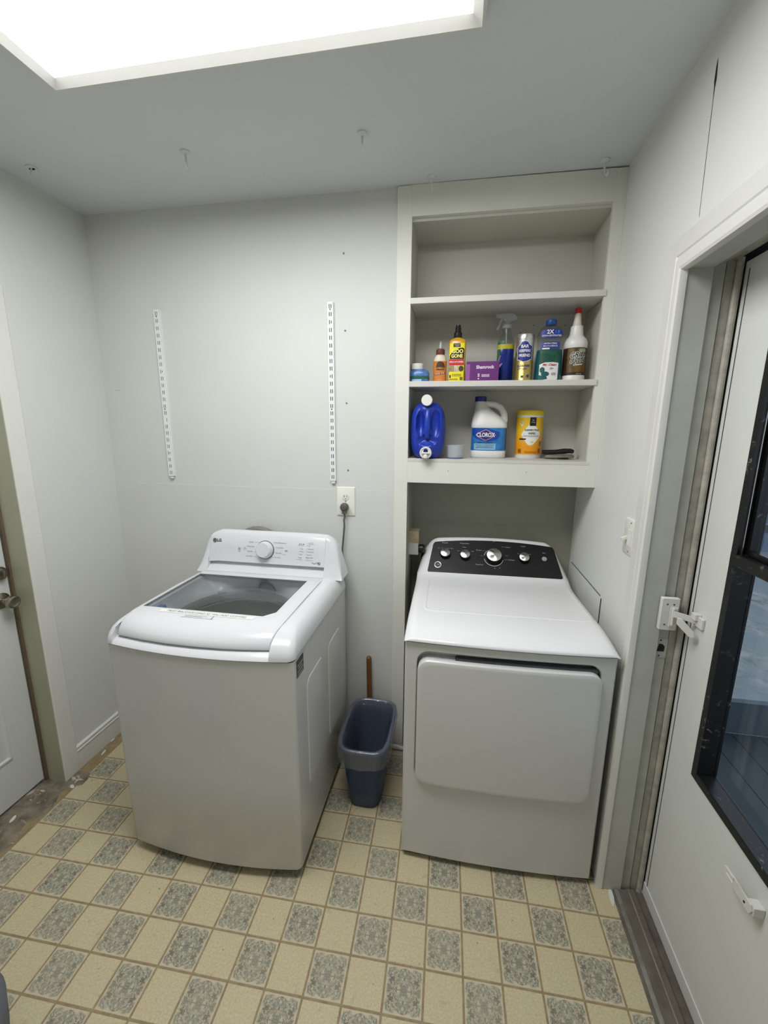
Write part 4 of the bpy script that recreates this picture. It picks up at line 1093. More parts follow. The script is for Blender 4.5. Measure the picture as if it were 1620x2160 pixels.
# taped box and plug behind the dryer
tb = thing('taped_outlet_box', 'tan taped box on the alcove side wall behind the dryer', 'outlet box', (-0.150, 0.110, 1.060))
b = MB().box(0.0, 0.048, -0.022, 0.040, -0.055, 0.062); b.build('box', M['jamb2'], tb, smooth=0, bevel=0.002)
b = MB().box(-0.0, 0.0495, -0.0235, 0.0415, 0.005, 0.0635); b.build('tape_wrap', M['tan'], tb, smooth=0, bevel=0.002)
b = MB(); b.lathe([(0.020, 0), (0.022, 0.02), (0.016, 0.03)], 20, AX(0.049, 0.01, -0.03)); b.tube([(0.07, 0.01, -0.03), (0.068, 0.05, -0.055), (0.062, 0.105, -0.11), (0.06, 0.115, -0.2), (0.06, 0.115, -0.6)], 0.009, 8); o = b.build('plug_and_cord', M['black'], tb); o['label'] = 'black plug with thick cord'

# ------------------------------------------------------------------ waste bin, liner, stick
BX, BY = -0.272, -0.268
bn = thing('waste_bin', 'blue plastic waste bin with a clear liner between washer and dryer', 'waste bin', (BX, BY, 0))
def bz(z, a0=0.070, b0=0.121, a1=0.104, b1=0.170, h=0.322):
    t_ = z / h; return a0 + (a1 - a0) * t_, b0 + (b1 - b0) * t_
rings = []
for z in (0.002, 0.006, 0.10, 0.20, 0.300):
    a, bb = bz(z); k_ = 0.004 if z < 0.005 else 0
    rings.append(sup(a - k_, bb - k_, 4.2, z, N=56))
a, bb = bz(0.305); rings += [sup(a + 0.006, bb + 0.006, 4.2, 0.304, N=56), sup(a + 0.009, bb + 0.009, 4.2, 0.312, N=56), sup(a + 0.008, bb + 0.008, 4.2, 0.320, N=56), sup(a + 0.002, bb + 0.002, 4.2, 0.323, N=56), sup(a - 0.004, bb - 0.004, 4.2, 0.319, N=56)]
for z in (0.30, 0.2, 0.1, 0.012):
    a, bb = bz(z); rings.append(sup(a - 0.004, bb - 0.004, 4.2, z, N=56))
b = MB(); b.loft(rings); b.build('bin_body', M['binblue'], bn, smooth=50)
rings = []
def wav(ring_, amp, ph): 
    out = []
    for i, (x, y, z) in enumerate(ring_):
        w = amp * (math.sin(i * 1.9 + ph) + 0.6 * math.sin(i * 3.3 + 2 * ph)); l = math.hypot(x, y); out.append((x + x / l * w, y + y / l * w, z + amp * 0.6 * math.sin(i * 1.1 + ph)))
    return out
a, bb = bz(0.31)
skirt = []
for i, (x, y, z) in enumerate(sup(a + 0.012, bb + 0.012, 4.2, 0.262, N=56)):
    ang = math.atan2(y, x); dz = 0.012 * math.sin(2 * ang + 0.6) - 0.018 * max(0, -math.sin(ang)) ** 2 * (1 if math.cos(ang) < 0.2 else 0.2)
    skirt.append((x, y, z + dz))
rings = [wav(skirt, 0.0012, 0.4), wav(sup(a + 0.014, bb + 0.014, 4.2, 0.290, N=56), 0.0012, 1.0), sup(a + 0.0125, bb + 0.0125, 4.2, 0.312, N=56), sup(a + 0.011, bb + 0.011, 4.2, 0.322, N=56), sup(a + 0.003, bb + 0.003, 4.2, 0.3255, N=56), sup(a - 0.007, bb - 0.007, 4.2, 0.322, N=56)]
for z, am in ((0.28, 0.002), (0.22, 0.004), (0.15, 0.005), (0.08, 0.004), (0.03, 0.002)):
    a2, b2 = bz(z); rings.append(wav(sup(a2 - 0.012, b2 - 0.012, 4.0, z, N=56), am, z * 40))
b = MB(); b.loft(rings, False, True); o = b.build('bin_liner', M['film'], bn, smooth=60); o['label'] = 'clear plastic liner folded over the rim'
stick = MB(); stick.tube([(0.006, -0.05, 0.0), (0.0, -0.03, 0.25), (-0.008, -0.012, 0.488), (-0.008, -0.0118, 0.494)], [0.0125, 0.0125, 0.0125, 0.008], 14)
o = stick.build('wooden_stick', M['wood'], loc=(-0.318, 0.0, 0)); tag(o, 'brown wooden stick standing against the wall behind the blue bin', 'stick')
o = MB().tube([(-0.045, 0, 0), (-0.01, 0.0, 0.001), (0.02, -0.004, 0.0), (0.05, -0.006, -0.001)], [0.010, 0.012, 0.011, 0.007], 12).build('white_rag', M['trimw'], loc=(-0.172, -0.030, 0.0125)); tag(o, 'small white scrap lying on the floor between bin and dryer', 'scrap')

# ------------------------------------------------------------------ things on the middle shelf (z = 1.81)
SZ = 1.810
def col(name, c, rough=0.4, **kw): return mat(name, c, rough, **kw)
W_ = col('bottle_white', (226, 226, 220), 0.35)
LW = col('label_paper_white', (230, 230, 226), 0.4)
# 1 small jar with blue wrap and white cap
j = thing('jar', 'small squat jar in blue and green wrap with white cap beside the glue bottle', 'jar', (-0.112, 0.055, SZ))
b = MB(); b.loft([sup(0.040, 0.034, 3, 0.0), sup(0.043, 0.036, 3, 0.006), sup(0.043, 0.036, 3, 0.040), sup(0.038, 0.032, 2.6, 0.050), sup(0.026, 0.024, 2, 0.056)]); b.build('jar_body', col('blue_wrap', (84, 128, 190), 0.25, var=0.35, vscale=60, bump=0.5, bscale=90), j)
b = MB(); b.loft([sup(0.0436, 0.0366, 3, 0.014), sup(0.0440, 0.037, 3, 0.020), sup(0.0436, 0.0366, 3, 0.026)], False, False); b.build('green_band', col('green_wrap', (38, 92, 72), 0.3), j)
fm = Front(0.043, 0.036, 3); b = MB(); patch(b, fm, rect(-0.03, 0.012, 0.003, 0.012)); b.build('label', col('pale_blue_print', (150, 190, 220), 0.35), j)
b = MB(); b.lathe([(0.026, 0.055), (0.027, 0.058), (0.027, 0.078), (0.025, 0.080)], 32); o = b.build('cap', W_, j); o.location = (-0.010, 0, 0); o['label'] = 'white screw cap'
# 2 wood glue bottle
j = thing('glue_bottle', 'small orange-labelled glue bottle with brown cap and clear tip', 'glue', (-0.024, 0.070, SZ))
b = MB(); b.loft([sup(0.026, 0.018, 2.4, 0), sup(0.0285, 0.020, 2.4, 0.004), sup(0.0285, 0.020, 2.4, 0.092), sup(0.025, 0.018, 2.3, 0.106), sup(0.018, 0.016, 2, 0.116), sup(0.0165, 0.0165, 2, 0.119)]); b.build('bottle_body', col('glue_cream', (214, 206, 184), 0.4), j)
fm = Front(0.0285, 0.020, 2.4)
b = MB(); patch(b, fm, rect(-0.034, 0.034, 0.004, 0.090)); lb = b.build('label', col('label_orange', (206, 122, 48), 0.4), j)
b = MB(); patch(b, fm, [(-0.014, 0.052), (0.018, 0.052), (0.024, 0.062), (0.016, 0.084), (0.0, 0.089), (-0.012, 0.084), (-0.018, 0.062)], 0.0012); patch(b, fm, [(-0.022, 0.030), (0.024, 0.037), (0.024, 0.044), (-0.022, 0.037)], 0.0012); b.build('label_print', col('label_brown', (70, 44, 26), 0.4), lb)
b = MB(); b.text('GORILLA', 0.011, fn=lambda x, y: fm(x + 0.002, y + 0.060, 0.0018), bold=0.03); b.build('lettering', col('label_gold', (214, 150, 70), 0.4), lb, smooth=0)
b = MB(); b.text('WOOD GLUE', 0.0065, fn=lambda x, y: fm(x, y + 0.037 + x * 0.15, 0.0018), bold=0.03); b.text('4 FL OZ', 0.005, fn=lambda x, y: fm(x, y + 0.012, 0.0016)); b.build('lettering', LW, lb, smooth=0)
b = MB(); b.lathe([(0.0185, 0.118), (0.019, 0.120), (0.0185, 0.138), (0.014, 0.142)], 24); b.build('cap', col('cap_brown', (104, 52, 36), 0.4), j)
b = MB(); b.lathe([(0.008, 0.141), (0.0065, 0.150), (0.006, 0.160), (0.004, 0.170), (0.0025, 0.172)], 16); b.build('nozzle', M['frost'], j)
# 3 yellow adhesive remover
j = thing('remover_bottle', 'tall yellow-labelled spray bottle with black pump top beside the glue', 'spray bottle', (0.049, 0.065, SZ))
b = MB(); b.loft([sup(0.033, 0.022, 5, 0), sup(0.0355, 0.0245, 5, 0.004), sup(0.0355, 0.0245, 5, 0.168), sup(0.031, 0.021, 4, 0.176), sup(0.020, 0.017, 2.4, 0.181), sup(0.015, 0.015, 2, 0.185)]); b.build('bottle_body', col('amber_fluid', (204, 150, 30), 0.2), j)
fm = Front(0.0355, 0.0245, 5)
b = MB(); patch(b, fm, rect(-0.034, 0.030, 0.004, 0.160)); lb = b.build('label', col('label_yellow', (238, 222, 28), 0.4), j)
b = MB(); patch(b, fm, [(-0.031, 0.096), (0.029, 0.096), (0.029, 0.135), (0.024, 0.141), (0.010, 0.140), (-0.008, 0.132), (-0.024, 0.120), (-0.031, 0.108)], 0.0014); patch(b, fm, rect(-0.017, 0.012, 0.144, 0.158), 0.0014); patch(b, fm, rect(-0.030, -0.024, 0.018, 0.030), 0.0014); b.build('label_print', M['black'], lb)
b = MB(); patch(b, fm, rect(-0.033, 0.029, 0.070, 0.095), 0.0014); b.build('label_print', col('label_red', (196, 44, 48), 0.4), lb)
b = MB(); patch(b, fm, rect(-0.033, -0.012, 0.044, 0.069), 0.0014); b.build('label_print', col('photo_tan', (170, 150, 110), 0.5, var=0.5, vscale=120), lb)
b = MB(); patch(b, fm, rect(-0.011, 0.007, 0.044, 0.069), 0.0014); b.build('label_print', col('photo_cream', (214, 206, 180), 0.5, var=0.4, vscale=120), lb)
b = MB(); patch(b, fm, oval(0.018, 0.056, 0.0105, 0.012), 0.0014); b.build('label_print', col('photo_dark', (66, 60, 56), 0.5), lb)
b = MB(); b.text('GOO', 0.0215, fn=lambda x, y: fm(x + 0.001, y + 0.126, 0.002), bold=0.04, xs=0.92); b.text('GONE', 0.0195, fn=lambda x, y: fm(x - 0.001, y + 0.107, 0.002), bold=0.04, xs=0.86); b.build('lettering', col('label_pale_yellow', (240, 232, 130), 0.4), lb, smooth=0)
b = MB(); b.text('PRO-POWER', 0.0100, fn=lambda x, y: fm(x - 0.002, y + 0.083, 0.002), bold=0.02, xs=1.0); b.text('FORMULA', 0.005, fn=lambda x, y: fm(x - 0.002, y + 0.153, 0.002)); b.text('CLEANS', 0.005, fn=lambda x, y: fm(x - 0.002, y + 0.148, 0.002)); b.build('lettering', LW, lb, smooth=0)
b = MB()
for z in (0.033, 0.029, 0.025, 0.014, 0.010): patch(b, fm, rect(-0.020 if z > 0.02 else -0.031, 0.020 if z > 0.02 else 0.006, z - 0.0011, z + 0.0006), 0.0014, 8)
patch(b, fm, rect(0.014, 0.026, 0.008, 0.021), 0.0014, 8)
b.build('lettering', col('label_olive', (110, 100, 20), 0.5), lb, smooth=0)
b = MB(); b.lathe([(0.0165, 0.184), (0.017, 0.186), (0.017, 0.204), (0.0125, 0.210), (0.0120, 0.226), (0.0105, 0.228), (0.0095, 0.236), (0.008, 0.237)], 24); b.build('pump', M['black'], j)
# 4 purple box
j = thing('glove_box', 'purple cardboard glove box lying on the middle shelf', 'box', (0.160, 0.085, SZ), R(-3))
b = MB(); b.loft([[(x, y, z) for x, y in ((-0.068, -0.055), (0.068, -0.055), (0.068, 0.028), (-0.068, 0.028))] for z in (0, 0.083)]); b.build('carton', col('carton_purple', (104, 44, 116), 0.38, var=0.1, vscale=30), j, smooth=0, bevel=0.003)
b = MB(); b.box(-0.0678, -0.052, -0.0553, -0.0551, 0.006, 0.072); b.build('side_print', col('pale_purple', (150, 84, 150), 0.4), j, smooth=0)
b = MB(); b.text('Shamrock', 0.0185, FRONT(0.010, -0.0552, 0.059), bold=0.04, xs=0.98); b.text('S', 0.0175, FRONT(-0.015, -0.0552, 0.026), bold=0.04)
for z in (0.029, 0.025, 0.021): b.box(-0.003, 0.030, -0.0556, -0.0552, z - 0.0012, z + 0.0008)
b.box(-0.018, -0.012, -0.0556, -0.0552, 0.010, 0.015)
b.build('lettering', col('print_pale', (222, 206, 224), 0.4), j, smooth=0)
# 5 spray bottle of blue fluid
j = thing('trigger_spray_bottle', 'clear trigger spray bottle of dark blue fluid behind the purple box', 'spray bottle', (0.259, 0.152, SZ))
b = MB(); b.loft([sup(0.033, 0.026, 2.4, 0), sup(0.036, 0.029, 2.4, 0.005), sup(0.036, 0.029, 2.4, 0.160), sup(0.0355, 0.0285, 2.4, 0.162)]); b.build('fluid', col('fluid_blue', (24, 44, 128), 0.15), j)
b = MB(); b.loft([sup(0.0362, 0.0292, 2.4, 0.160), sup(0.036, 0.029, 2.4, 0.178), sup(0.027, 0.024, 2.2, 0.196), sup(0.019, 0.019, 2, 0.215), sup(0.0185, 0.0185, 2, 0.236)], False, False); b.build('bottle_neck', M['clear'], j)
b = MB(); b.tube([(0, 0, 0.16), (0, 0, 0.24)], 0.003, 8); b.build('dip_tube', M['frost'], j)
fm = Front(0.036, 0.029, 2.4)
b = MB(); patch(b, fm, rect(-0.044, 0.040, 0.146, 0.166)); lb = b.build('label', col('label_band_yellow', (190, 176, 48), 0.4), j)
b = MB(); patch(b, fm, rect(-0.044, -0.004, 0.166, 0.176)); patch(b, fm, rect(-0.044, -0.026, 0.02, 0.146)); b.build('label_print', col('label_green', (40, 110, 70), 0.4), lb)
b = MB(); patch(b, fm, [(-0.042, 0.085), (-0.024, 0.118), (-0.020, 0.121), (-0.036, 0.075)], 0.0014); patch(b, fm, [(-0.034, 0.055), (-0.014, 0.082), (-0.012, 0.088), (-0.030, 0.080)], 0.0014); b.build('label_print', col('label_pink', (170, 110, 140), 0.4), lb)
b = MB(); b.lathe([(0.0195, 0.234), (0.020, 0.236), (0.0195, 0.250), (0.012, 0.256), (0.012, 0.262)], 24); b.build('collar', M['frost'], j)
b = MB(); q = [(-0.052, 0.283), (-0.050, 0.292), (-0.030, 0.296), (0.020, 0.296), (0.038, 0.284), (0.042, 0.270), (0.030, 0.266), (0.012, 0.262), (-0.012, 0.262), (-0.020, 0.276), (-0.040, 0.280)]
b.prism(q, -0.011, 0.011, frame_mx((0, 0, 0), (1, 0, 0), (0, 0, 1), (0, -1, 0))); b.build('trigger_head', M['frost'], j, smooth=0, bevel=0.003)
b = MB(); b.tube([(-0.022, 0, 0.276), (-0.030, 0, 0.262), (-0.034, 0, 0.245), (-0.042, 0, 0.232)], [0.006, 0.006, 0.005, 0.004], 8); b.build('trigger', M['frost'], j)
# 6 cleanser can
j = thing('cleanser_can', 'gold and silver cleanser can with a blue badge', 'can', (0.330, 0.075, SZ))
rc_ = 0.0365
b = MB(); b.lathe([(rc_ - 0.001, 0), (rc_ + 0.0006, 0.001), (rc_ + 0.0006, 0.004), (rc_, 0.005), (rc_, 0.125)], 44, None, True, False); b.build('can_body', col('can_gold', (192, 170, 92), 0.32, metal=0.7), j)
b = MB(); b.lathe([(rc_, 0.125), (rc_, 0.170), (rc_ + 0.0008, 0.171), (rc_ + 0.0008, 0.188), (rc_ - 0.001, 0.191), (rc_ - 0.003, 0.190)], 44, None, False, True); b.build('can_top', col('can_silver', (206, 206, 202), 0.26, metal=0.85), j)
fm = Front(rc_, rc_, 2)
b = MB(); patch(b, fm, rect(-0.056, -0.040, 0.004, 0.120)); lb2 = b.build('side_print', col('label_olive_brown', (96, 88, 52), 0.4), j)
b = MB(); patch(b, fm, rect(-0.056, -0.043, 0.138, 0.180)); b.build('side_print', col('label_rust', (170, 84, 36), 0.4), j)
bad = [(-0.033, 0.090), (-0.020, 0.086), (-0.008, 0.080), (0.006, 0.082), (0.018, 0.088), (0.026, 0.092), (0.026, 0.142), (0.014, 0.146), (0.006, 0.158), (-0.006, 0.161), (-0.018, 0.157), (-0.024, 0.146), (-0.033, 0.140)]
b = MB(); patch(b, fm, [(x * 1.08 , 0.120 + (z - 0.120) * 1.06) for x, z in bad], 0.0010, 26); lb = b.build('label', LW, j)
b = MB(); patch(b, fm, bad, 0.0014, 26); b.build('badge', col('badge_blue', (30, 48, 130), 0.4), lb)
b = MB(); b.text('BAR', 0.017, fn=lambda x, y: fm(x - 0.005, y + 0.140, 0.002), bold=0.03, xs=0.95); b.text('KEEPERS', 0.0140, fn=lambda x, y: fm(x - 0.004, y + 0.1225, 0.002), bold=0.03, xs=0.86); b.text('FRIEND', 0.0155, fn=lambda x, y: fm(x - 0.004, y + 0.104, 0.002), bold=0.03, xs=0.9); b.build('lettering', LW, lb, smooth=0)
b = MB(); b.text('CLEANSER', 0.0125, fn=lambda x, y: fm(x - 0.006, y + 0.063, 0.0014), bold=0.02, xs=0.92); b.text('& POLISH', 0.0105, fn=lambda x, y: fm(x - 0.010, y + 0.051, 0.0014), bold=0.02, xs=0.92)
patch(b, fm, rect(-0.014, -0.004, 0.016, 0.024), 0.0014, 6); patch(b, fm, oval(0.014, 0.022, 0.006, 0.006), 0.0014, 8)
b.build('lettering', col('badge_blue_text', (38, 56, 128), 0.4), lb, smooth=0)
# 7 teal cleaner bottle
j = thing('floor_cleaner_bottle', 'clear bottle of teal cleaner with a blue cap and blue top label', 'cleaner bottle', (0.431, 0.085, SZ))
b = MB(); b.loft([sup(0.052, 0.034, 2.8, 0), sup(0.055, 0.037, 2.8, 0.006), sup(0.053, 0.036, 2.8, 0.10), sup(0.050, 0.034, 2.8, 0.128)]); b.build('fluid', col('fluid_teal', (14, 84, 92), 0.15), j)
b = MB(); b.loft([sup(0.050, 0.034, 2.8, 0.128), sup(0.050, 0.034, 2.8, 0.175), sup(0.0495, 0.033, 2.7, 0.196), sup(0.042, 0.029, 2.4, 0.214), sup(0.026, 0.021, 2, 0.226), sup(0.019, 0.018, 2, 0.230)], False, False); b.build('bottle_neck', M['clear'], j)
fm = Front(0.0515, 0.035, 2.8)
b = MB(); patch(b, fm, oval(0.0, 0.190, 0.048, 0.019), 0.0012, 30); lb = b.build('label', col('label_blue_top', (26, 52, 140), 0.4), j)
b = MB(); b.text('2X', 0.0215, fn=lambda x, y: fm(x - 0.008, y + 0.1955, 0.003), bold=0.03); b.text('CONCENTRATED', 0.0095, fn=lambda x, y: fm(x, y + 0.181, 0.003), bold=0.02, xs=1.0); b.build('lettering', LW, lb, smooth=0)
b = MB(); b.text('1.8', 0.016, fn=lambda x, y: fm(x + 0.019, y + 0.1955, 0.003), bold=0.02); b.build('lettering', col('print_sky', (60, 140, 220), 0.4), lb, smooth=0)
b = MB(); patch(b, fm, rect(-0.040, 0.034, 0.125, 0.158), 0.0012); lb = b.build('label', col('label_blue_mid', (40, 62, 140), 0.4), j)
b = MB(); b.text('ANTIBACTERIAL', 0.0070, fn=lambda x, y: fm(x - 0.003, y + 0.151, 0.002), bold=0.02); b.text('MULTI-SURFACE', 0.0075, fn=lambda x, y: fm(x - 0.003, y + 0.141, 0.002), bold=0.02); patch(b, fm, rect(-0.034, -0.006, 0.126, 0.134), 0.0016, 6); b.build('lettering', LW, lb, smooth=0)
b = MB(); patch(b, fm, rect(-0.042, 0.036, 0.070, 0.128), 0.0020); lb = b.build('label', col('label_leaf', (22, 92, 74), 0.45, var=0.6, vscale=70), j)
b = MB(); patch(b, fm, [(-0.040, 0.004), (0.030, 0.006), (0.034, 0.010), (0.034, 0.074), (0.012, 0.077), (-0.022, 0.076), (-0.040, 0.068)], 0.0026); lb = b.build('label', LW, j)
b = MB(); b.text('Mr. Clean', 0.0125, fn=lambda x, y: fm(x - 0.001, y + 0.0665, 0.0033), bold=0.03, shear=0.1, xs=1.05); b.build('lettering', col('print_red', (176, 40, 50), 0.4), lb, smooth=0)
b = MB(); patch(b, fm, oval(-0.028, 0.046, 0.010, 0.012), 0.0033, 12); patch(b, fm, oval(-0.016, 0.030, 0.016, 0.010), 0.0033, 12); patch(b, fm, [(-0.040, 0.004), (-0.006, 0.010), (-0.010, 0.020), (-0.040, 0.026)], 0.0031, 10); b.build('label_print', col('print_dark_teal', (26, 88, 92), 0.4), lb)
b = MB(); b.text('with', 0.005, fn=lambda x, y: fm(x + 0.006, y + 0.055, 0.0033)); b.text('LIFT', 0.009, fn=lambda x, y: fm(x + 0.008, y + 0.050, 0.0033), bold=0.02)
for z in (0.034, 0.030, 0.026): patch(b, fm, rect(0.008, 0.026, z - 0.001, z + 0.0006), 0.0033, 5)
b.build('lettering', M['ink'], lb, smooth=0)
b = MB(); b.lathe([(0.021, 0.228), (0.022, 0.230), (0.0215, 0.246), (0.019, 0.249)], 28); b.build('cap', col('cap_blue', (18, 70, 140), 0.4), j)
# 8 grill cleaner bottle
j = thing('grill_cleaner_bottle', 'white cone-necked bottle with a brown label and red tip, right end of the middle shelf', 'cleaner bottle', (0.536, 0.095, SZ))
rg = 0.047
b = MB(); b.lathe([(0.044, 0), (rg, 0.004), (rg, 0.022), (rg - 0.001, 0.024), (rg - 0.001, 0.134), (rg, 0.136), (rg, 0.158), (0.041, 0.170), (0.0285, 0.184), (0.0265, 0.190), (0.0240, 0.212), (0.0235, 0.222), (0.020, 0.224)], 44); b.build('bottle_body', W_, j)
fm = Front(rg - 0.001, rg - 0.001, 2)
b = MB(); patch(b, fm, rect(-0.066, 0.066, 0.025, 0.133), 0.0008, 36); lb = b.build('label', col('label_brown_dark', (58, 40, 26), 0.4, var=0.4, vscale=60), j)
b = MB(); patch(b, fm, rect(-0.038, 0.040, 0.036, 0.130), 0.0014, 26); b.build('label_field', col('label_amber', (118, 92, 40), 0.4, var=0.65, vscale=55), lb)
b = MB(); patch(b, fm, [(0.002, 0.118), (0.036, 0.116), (0.034, 0.130), (0.008, 0.129)], 0.0020, 12); b.build('label_print', col('label_sage', (150, 156, 120), 0.4), lb)
for off_, mm, bo in ((0.0022, LW, 0.09), (0.0028, M['black'], 0.02)):
    b = MB(); b.text('GRILL', 0.0270, fn=lambda x, y: fm(x + 0.002, y + 0.1045 + x * 0.12, off_), bold=bo, shear=0.25, xs=0.86); b.text('OVEN', 0.0235, fn=lambda x, y: fm(x + 0.000, y + 0.0815 + x * 0.12, off_), bold=bo, shear=0.25, xs=0.86); b.build('lettering', mm, lb, smooth=0)
b = MB(); b.text('Cleaner', 0.0115, fn=lambda x, y: fm(x + 0.004, y + 0.0665 + x * 0.1, 0.0022), bold=0.03, shear=0.25); b.text('32 FL OZ', 0.0055, fn=lambda x, y: fm(x + 0.012, y + 0.030, 0.0018)); b.build('lettering', LW, lb, smooth=0)
b = MB(); patch(b, fm, [(0.022, 0.050), (0.030, 0.041), (0.037, 0.048), (0.029, 0.058)], 0.0022, 8); b.build('label_print', col('label_red_dark', (150, 44, 30), 0.4), lb)
b = MB(); b.lathe([(0.0185, 0.222), (0.0150, 0.242), (0.0125, 0.262), (0.0110, 0.276), (0.009, 0.278)], 28); b.build('nozzle', col('nozzle_cream', (210, 204, 190), 0.4), j)
b = MB(); b.lathe([(0.0125, 0.272), (0.013, 0.274), (0.0125, 0.292), (0.010, 0.294)], 24); b.build('cap', col('cap_red', (196, 36, 34), 0.4), j)

# ------------------------------------------------------------------ things on the lowest shelf (z = 1.481)
SL = 1.481
# blue jug lying with its tap over the edge
j = thing('detergent_jug', 'blue detergent jug lying with white cap and white tap at its front', 'jug', (-0.066, 0.0, SL))
JA, JB = 0.0735, 0.121
def jy(x, z):
    r_ = (abs(x / JA) ** 3.4 + abs(z / JB) ** 3.4) ** (1 / 3.4)
    y = 0.030 * min(1, r_) ** 5
    def dip(cx, cz, a, b_, d_):
        q = ((x - cx) / a) ** 2 + ((z - cz) / b_) ** 2
        return d_ * max(0.0, 1 - q) ** 0.7 if q < 1 else 0.0
    y += dip(-0.030, 0.030, 0.020, 0.056, 0.026) + dip(0.034, 0.030, 0.022, 0.060, 0.022) + dip(0.0, -0.040, 0.044, 0.026, 0.016)
    y -= dip(0.0, -0.080, 0.036, 0.040, 0.012) + dip(0.0, 0.105, 0.034, 0.030, 0.010)
    return y
b = MB(); NA, NR = 72, 26; vs = []; fs = []
rings = []
for i in range(1, NR + 1):
    s_ = i / NR; ring_ = []
    for k_ in range(NA):
        a = 2 * PI * k_ / NA; c_, q_ = math.cos(a), math.sin(a)
        x = JA * s_ * math.copysign(abs(c_) ** (2 / 3.4), c_); z = JB * s_ * math.copysign(abs(q_) ** (2 / 3.4), q_)
        if z > 0: x *= 1 - 0.07 * (z / JB) ** 3
        ring_.append((x, -0.022 + jy(x, z), z + JB))
    rings.append(ring_)
for y in (0.03, 0.10, 0.17, 0.20):
    k_ = 1.0 if y < 0.15 else (0.97 if y < 0.18 else 0.9)
    rings.append([(x * k_, y, (z - JB) * k_ + JB) for x, _, z in rings[NR - 1]])
b.loft(rings); b.build('jug_body', col('jug_blue', (24, 52, 158), 0.33), j, smooth=60)
b = MB(); b.tube([(0, -0.010, 0.21), (0.0, -0.024, 0.19), (0.0, -0.028, 0.15), (0, -0.026, 0.115), (0, -0.014, 0.095)], [0.012, 0.0125, 0.0125, 0.0125, 0.012], 14); b.build('handle', col('jug_blue_handle', (30, 60, 168), 0.33), j)
b = MB(); b.lathe([(0.0235, 0), (0.0235, 0.018), (0.022, 0.021), (0.0, 0.021)], 36, FRONT(-0.004, -0.018, 0.249)); b.build('cap', W_, j)
b = MB(); b.lathe([(0.019, -0.012), (0.019, 0.0)], 24, FRONT(-0.004, -0.018, 0.249)); b.build('cap_neck', M['cblue'] if 'cblue' in M else col('jug_blue_neck', (24, 52, 158), 0.33), j)
mt = FRONT(-0.003, -0.030, 0.0275)
b = MB(); b.lathe([(0.026, 0), (0.0262, 0.010), (0.024, 0.014), (0.021, 0.0145), (0.020, 0.011), (0.0, 0.011)], 36, mt); tp = b.build('tap', W_, j)
b = MB(); b.prism([(-0.010, 0.0005), (0.010, 0.0005)] + [(0.010 * math.cos(R(a)), 0.0045 + 0.010 * math.sin(R(a))) for a in range(0, 181, 20)], 0.0112, 0.0118, mt @ Matrix.Translation((0, 0.003, 0))); b.build('tap_window', col('jug_blue_dark', (16, 26, 80), 0.4), tp, smooth=0)
b = MB(); b.box(-0.017, 0.017, -0.0030, 0.0020, 0.011, 0.022, mt); b.lathe([(0.009, 0.011), (0.009, 0.024), (0.007, 0.026)], 20, mt @ Matrix.Translation((0, -0.014, 0))); b.build('tap_lever', W_, tp, smooth=30, bevel=0.0008)
# measuring cup
b = MB(); b.lathe([(0.0335, 0), (0.0345, 0.002), (0.0372, 0.058), (0.0385, 0.060), (0.0360, 0.060), (0.0335, 0.004), (0.0, 0.004)], 36); b.v = [(x, y, z) for x, y, z in b.v]
o = b.build('measuring_cup', M['frost'], loc=(0.056, 0.045, SL)); tag(o, 'small clear plastic measuring cup beside the blue jug', 'cup')
b = MB(); b.lathe([(0.0345, -0.0), (0.0348, 0.0008), (0.0348, 0.006), (0.034, 0.007)], 36); ob = b.build('cup_foot', col('cup_blue_tint', (90, 100, 140), 0.3), o); ob['label'] = 'bluish foot of the cup'
# bleach bottle
j = thing('bleach_bottle', 'white bleach bottle with a blue cap and a looped handle', 'bleach bottle', (0.206, 0.160, SL))
b = MB(); b.loft([sup(0.074, 0.050, 3.2, 0, N=56), sup(0.079, 0.055, 3.2, 0.005, N=56), sup(0.080, 0.056, 3.2, 0.030, N=56), sup(0.0785, 0.0545, 3.2, 0.034, N=56), sup(0.0785, 0.0545, 3.2, 0.136, N=56), sup(0.080, 0.056, 3.2, 0.140, N=56), sup(0.080, 0.056, 3.0, 0.152, N=56), sup(0.072, 0.052, 2.7, 0.172, -0.005, N=56), sup(0.058, 0.047, 2.4, 0.192, -0.015, N=56), sup(0.042, 0.040, 2.2, 0.212, -0.027, N=56), sup(0.030, 0.031, 2, 0.230, -0.037, N=56), sup(0.0235, 0.0245, 2, 0.245, -0.042, N=56), sup(0.022, 0.022, 2, 0.258, -0.043, N=56)]); b.build('bottle_body', W_, j, smooth=60)
b = MB(); b.tube([(-0.030, 0, 0.240), (-0.008, 0, 0.243), (0.022, 0, 0.240), (0.048, 0, 0.226), (0.064, 0, 0.200), (0.067, 0, 0.172), (0.060, 0, 0.150)], [0.014, 0.014, 0.0145, 0.015, 0.0155, 0.0165, 0.018], 18); b.build('handle', W_, j, smooth=60)
b = MB(); b.lathe([(0.0245, 0.254), (0.0255, 0.256), (0.0255, 0.274), (0.024, 0.276)], 36); o = b.build('cap', col('cap_navy', (22, 28, 110), 0.4), j); o.location = (-0.043, 0, 0); o['label'] = 'navy blue screw cap'
fm = Front(0.0785, 0.0545, 3.2)
b = MB(); patch(b, fm, rect(-0.095, 0.100, 0.034, 0.136), 0.0006, 40); lb = b.build('label', col('label_azure', (46, 128, 196), 0.35, var=0.35, vscale=26), j)
b = MB(); patch(b, fm, rect(0.078, 0.100, 0.040, 0.134), 0.0012, 8); b.build('side_print', col('label_deep_blue', (34, 70, 120), 0.4), lb)
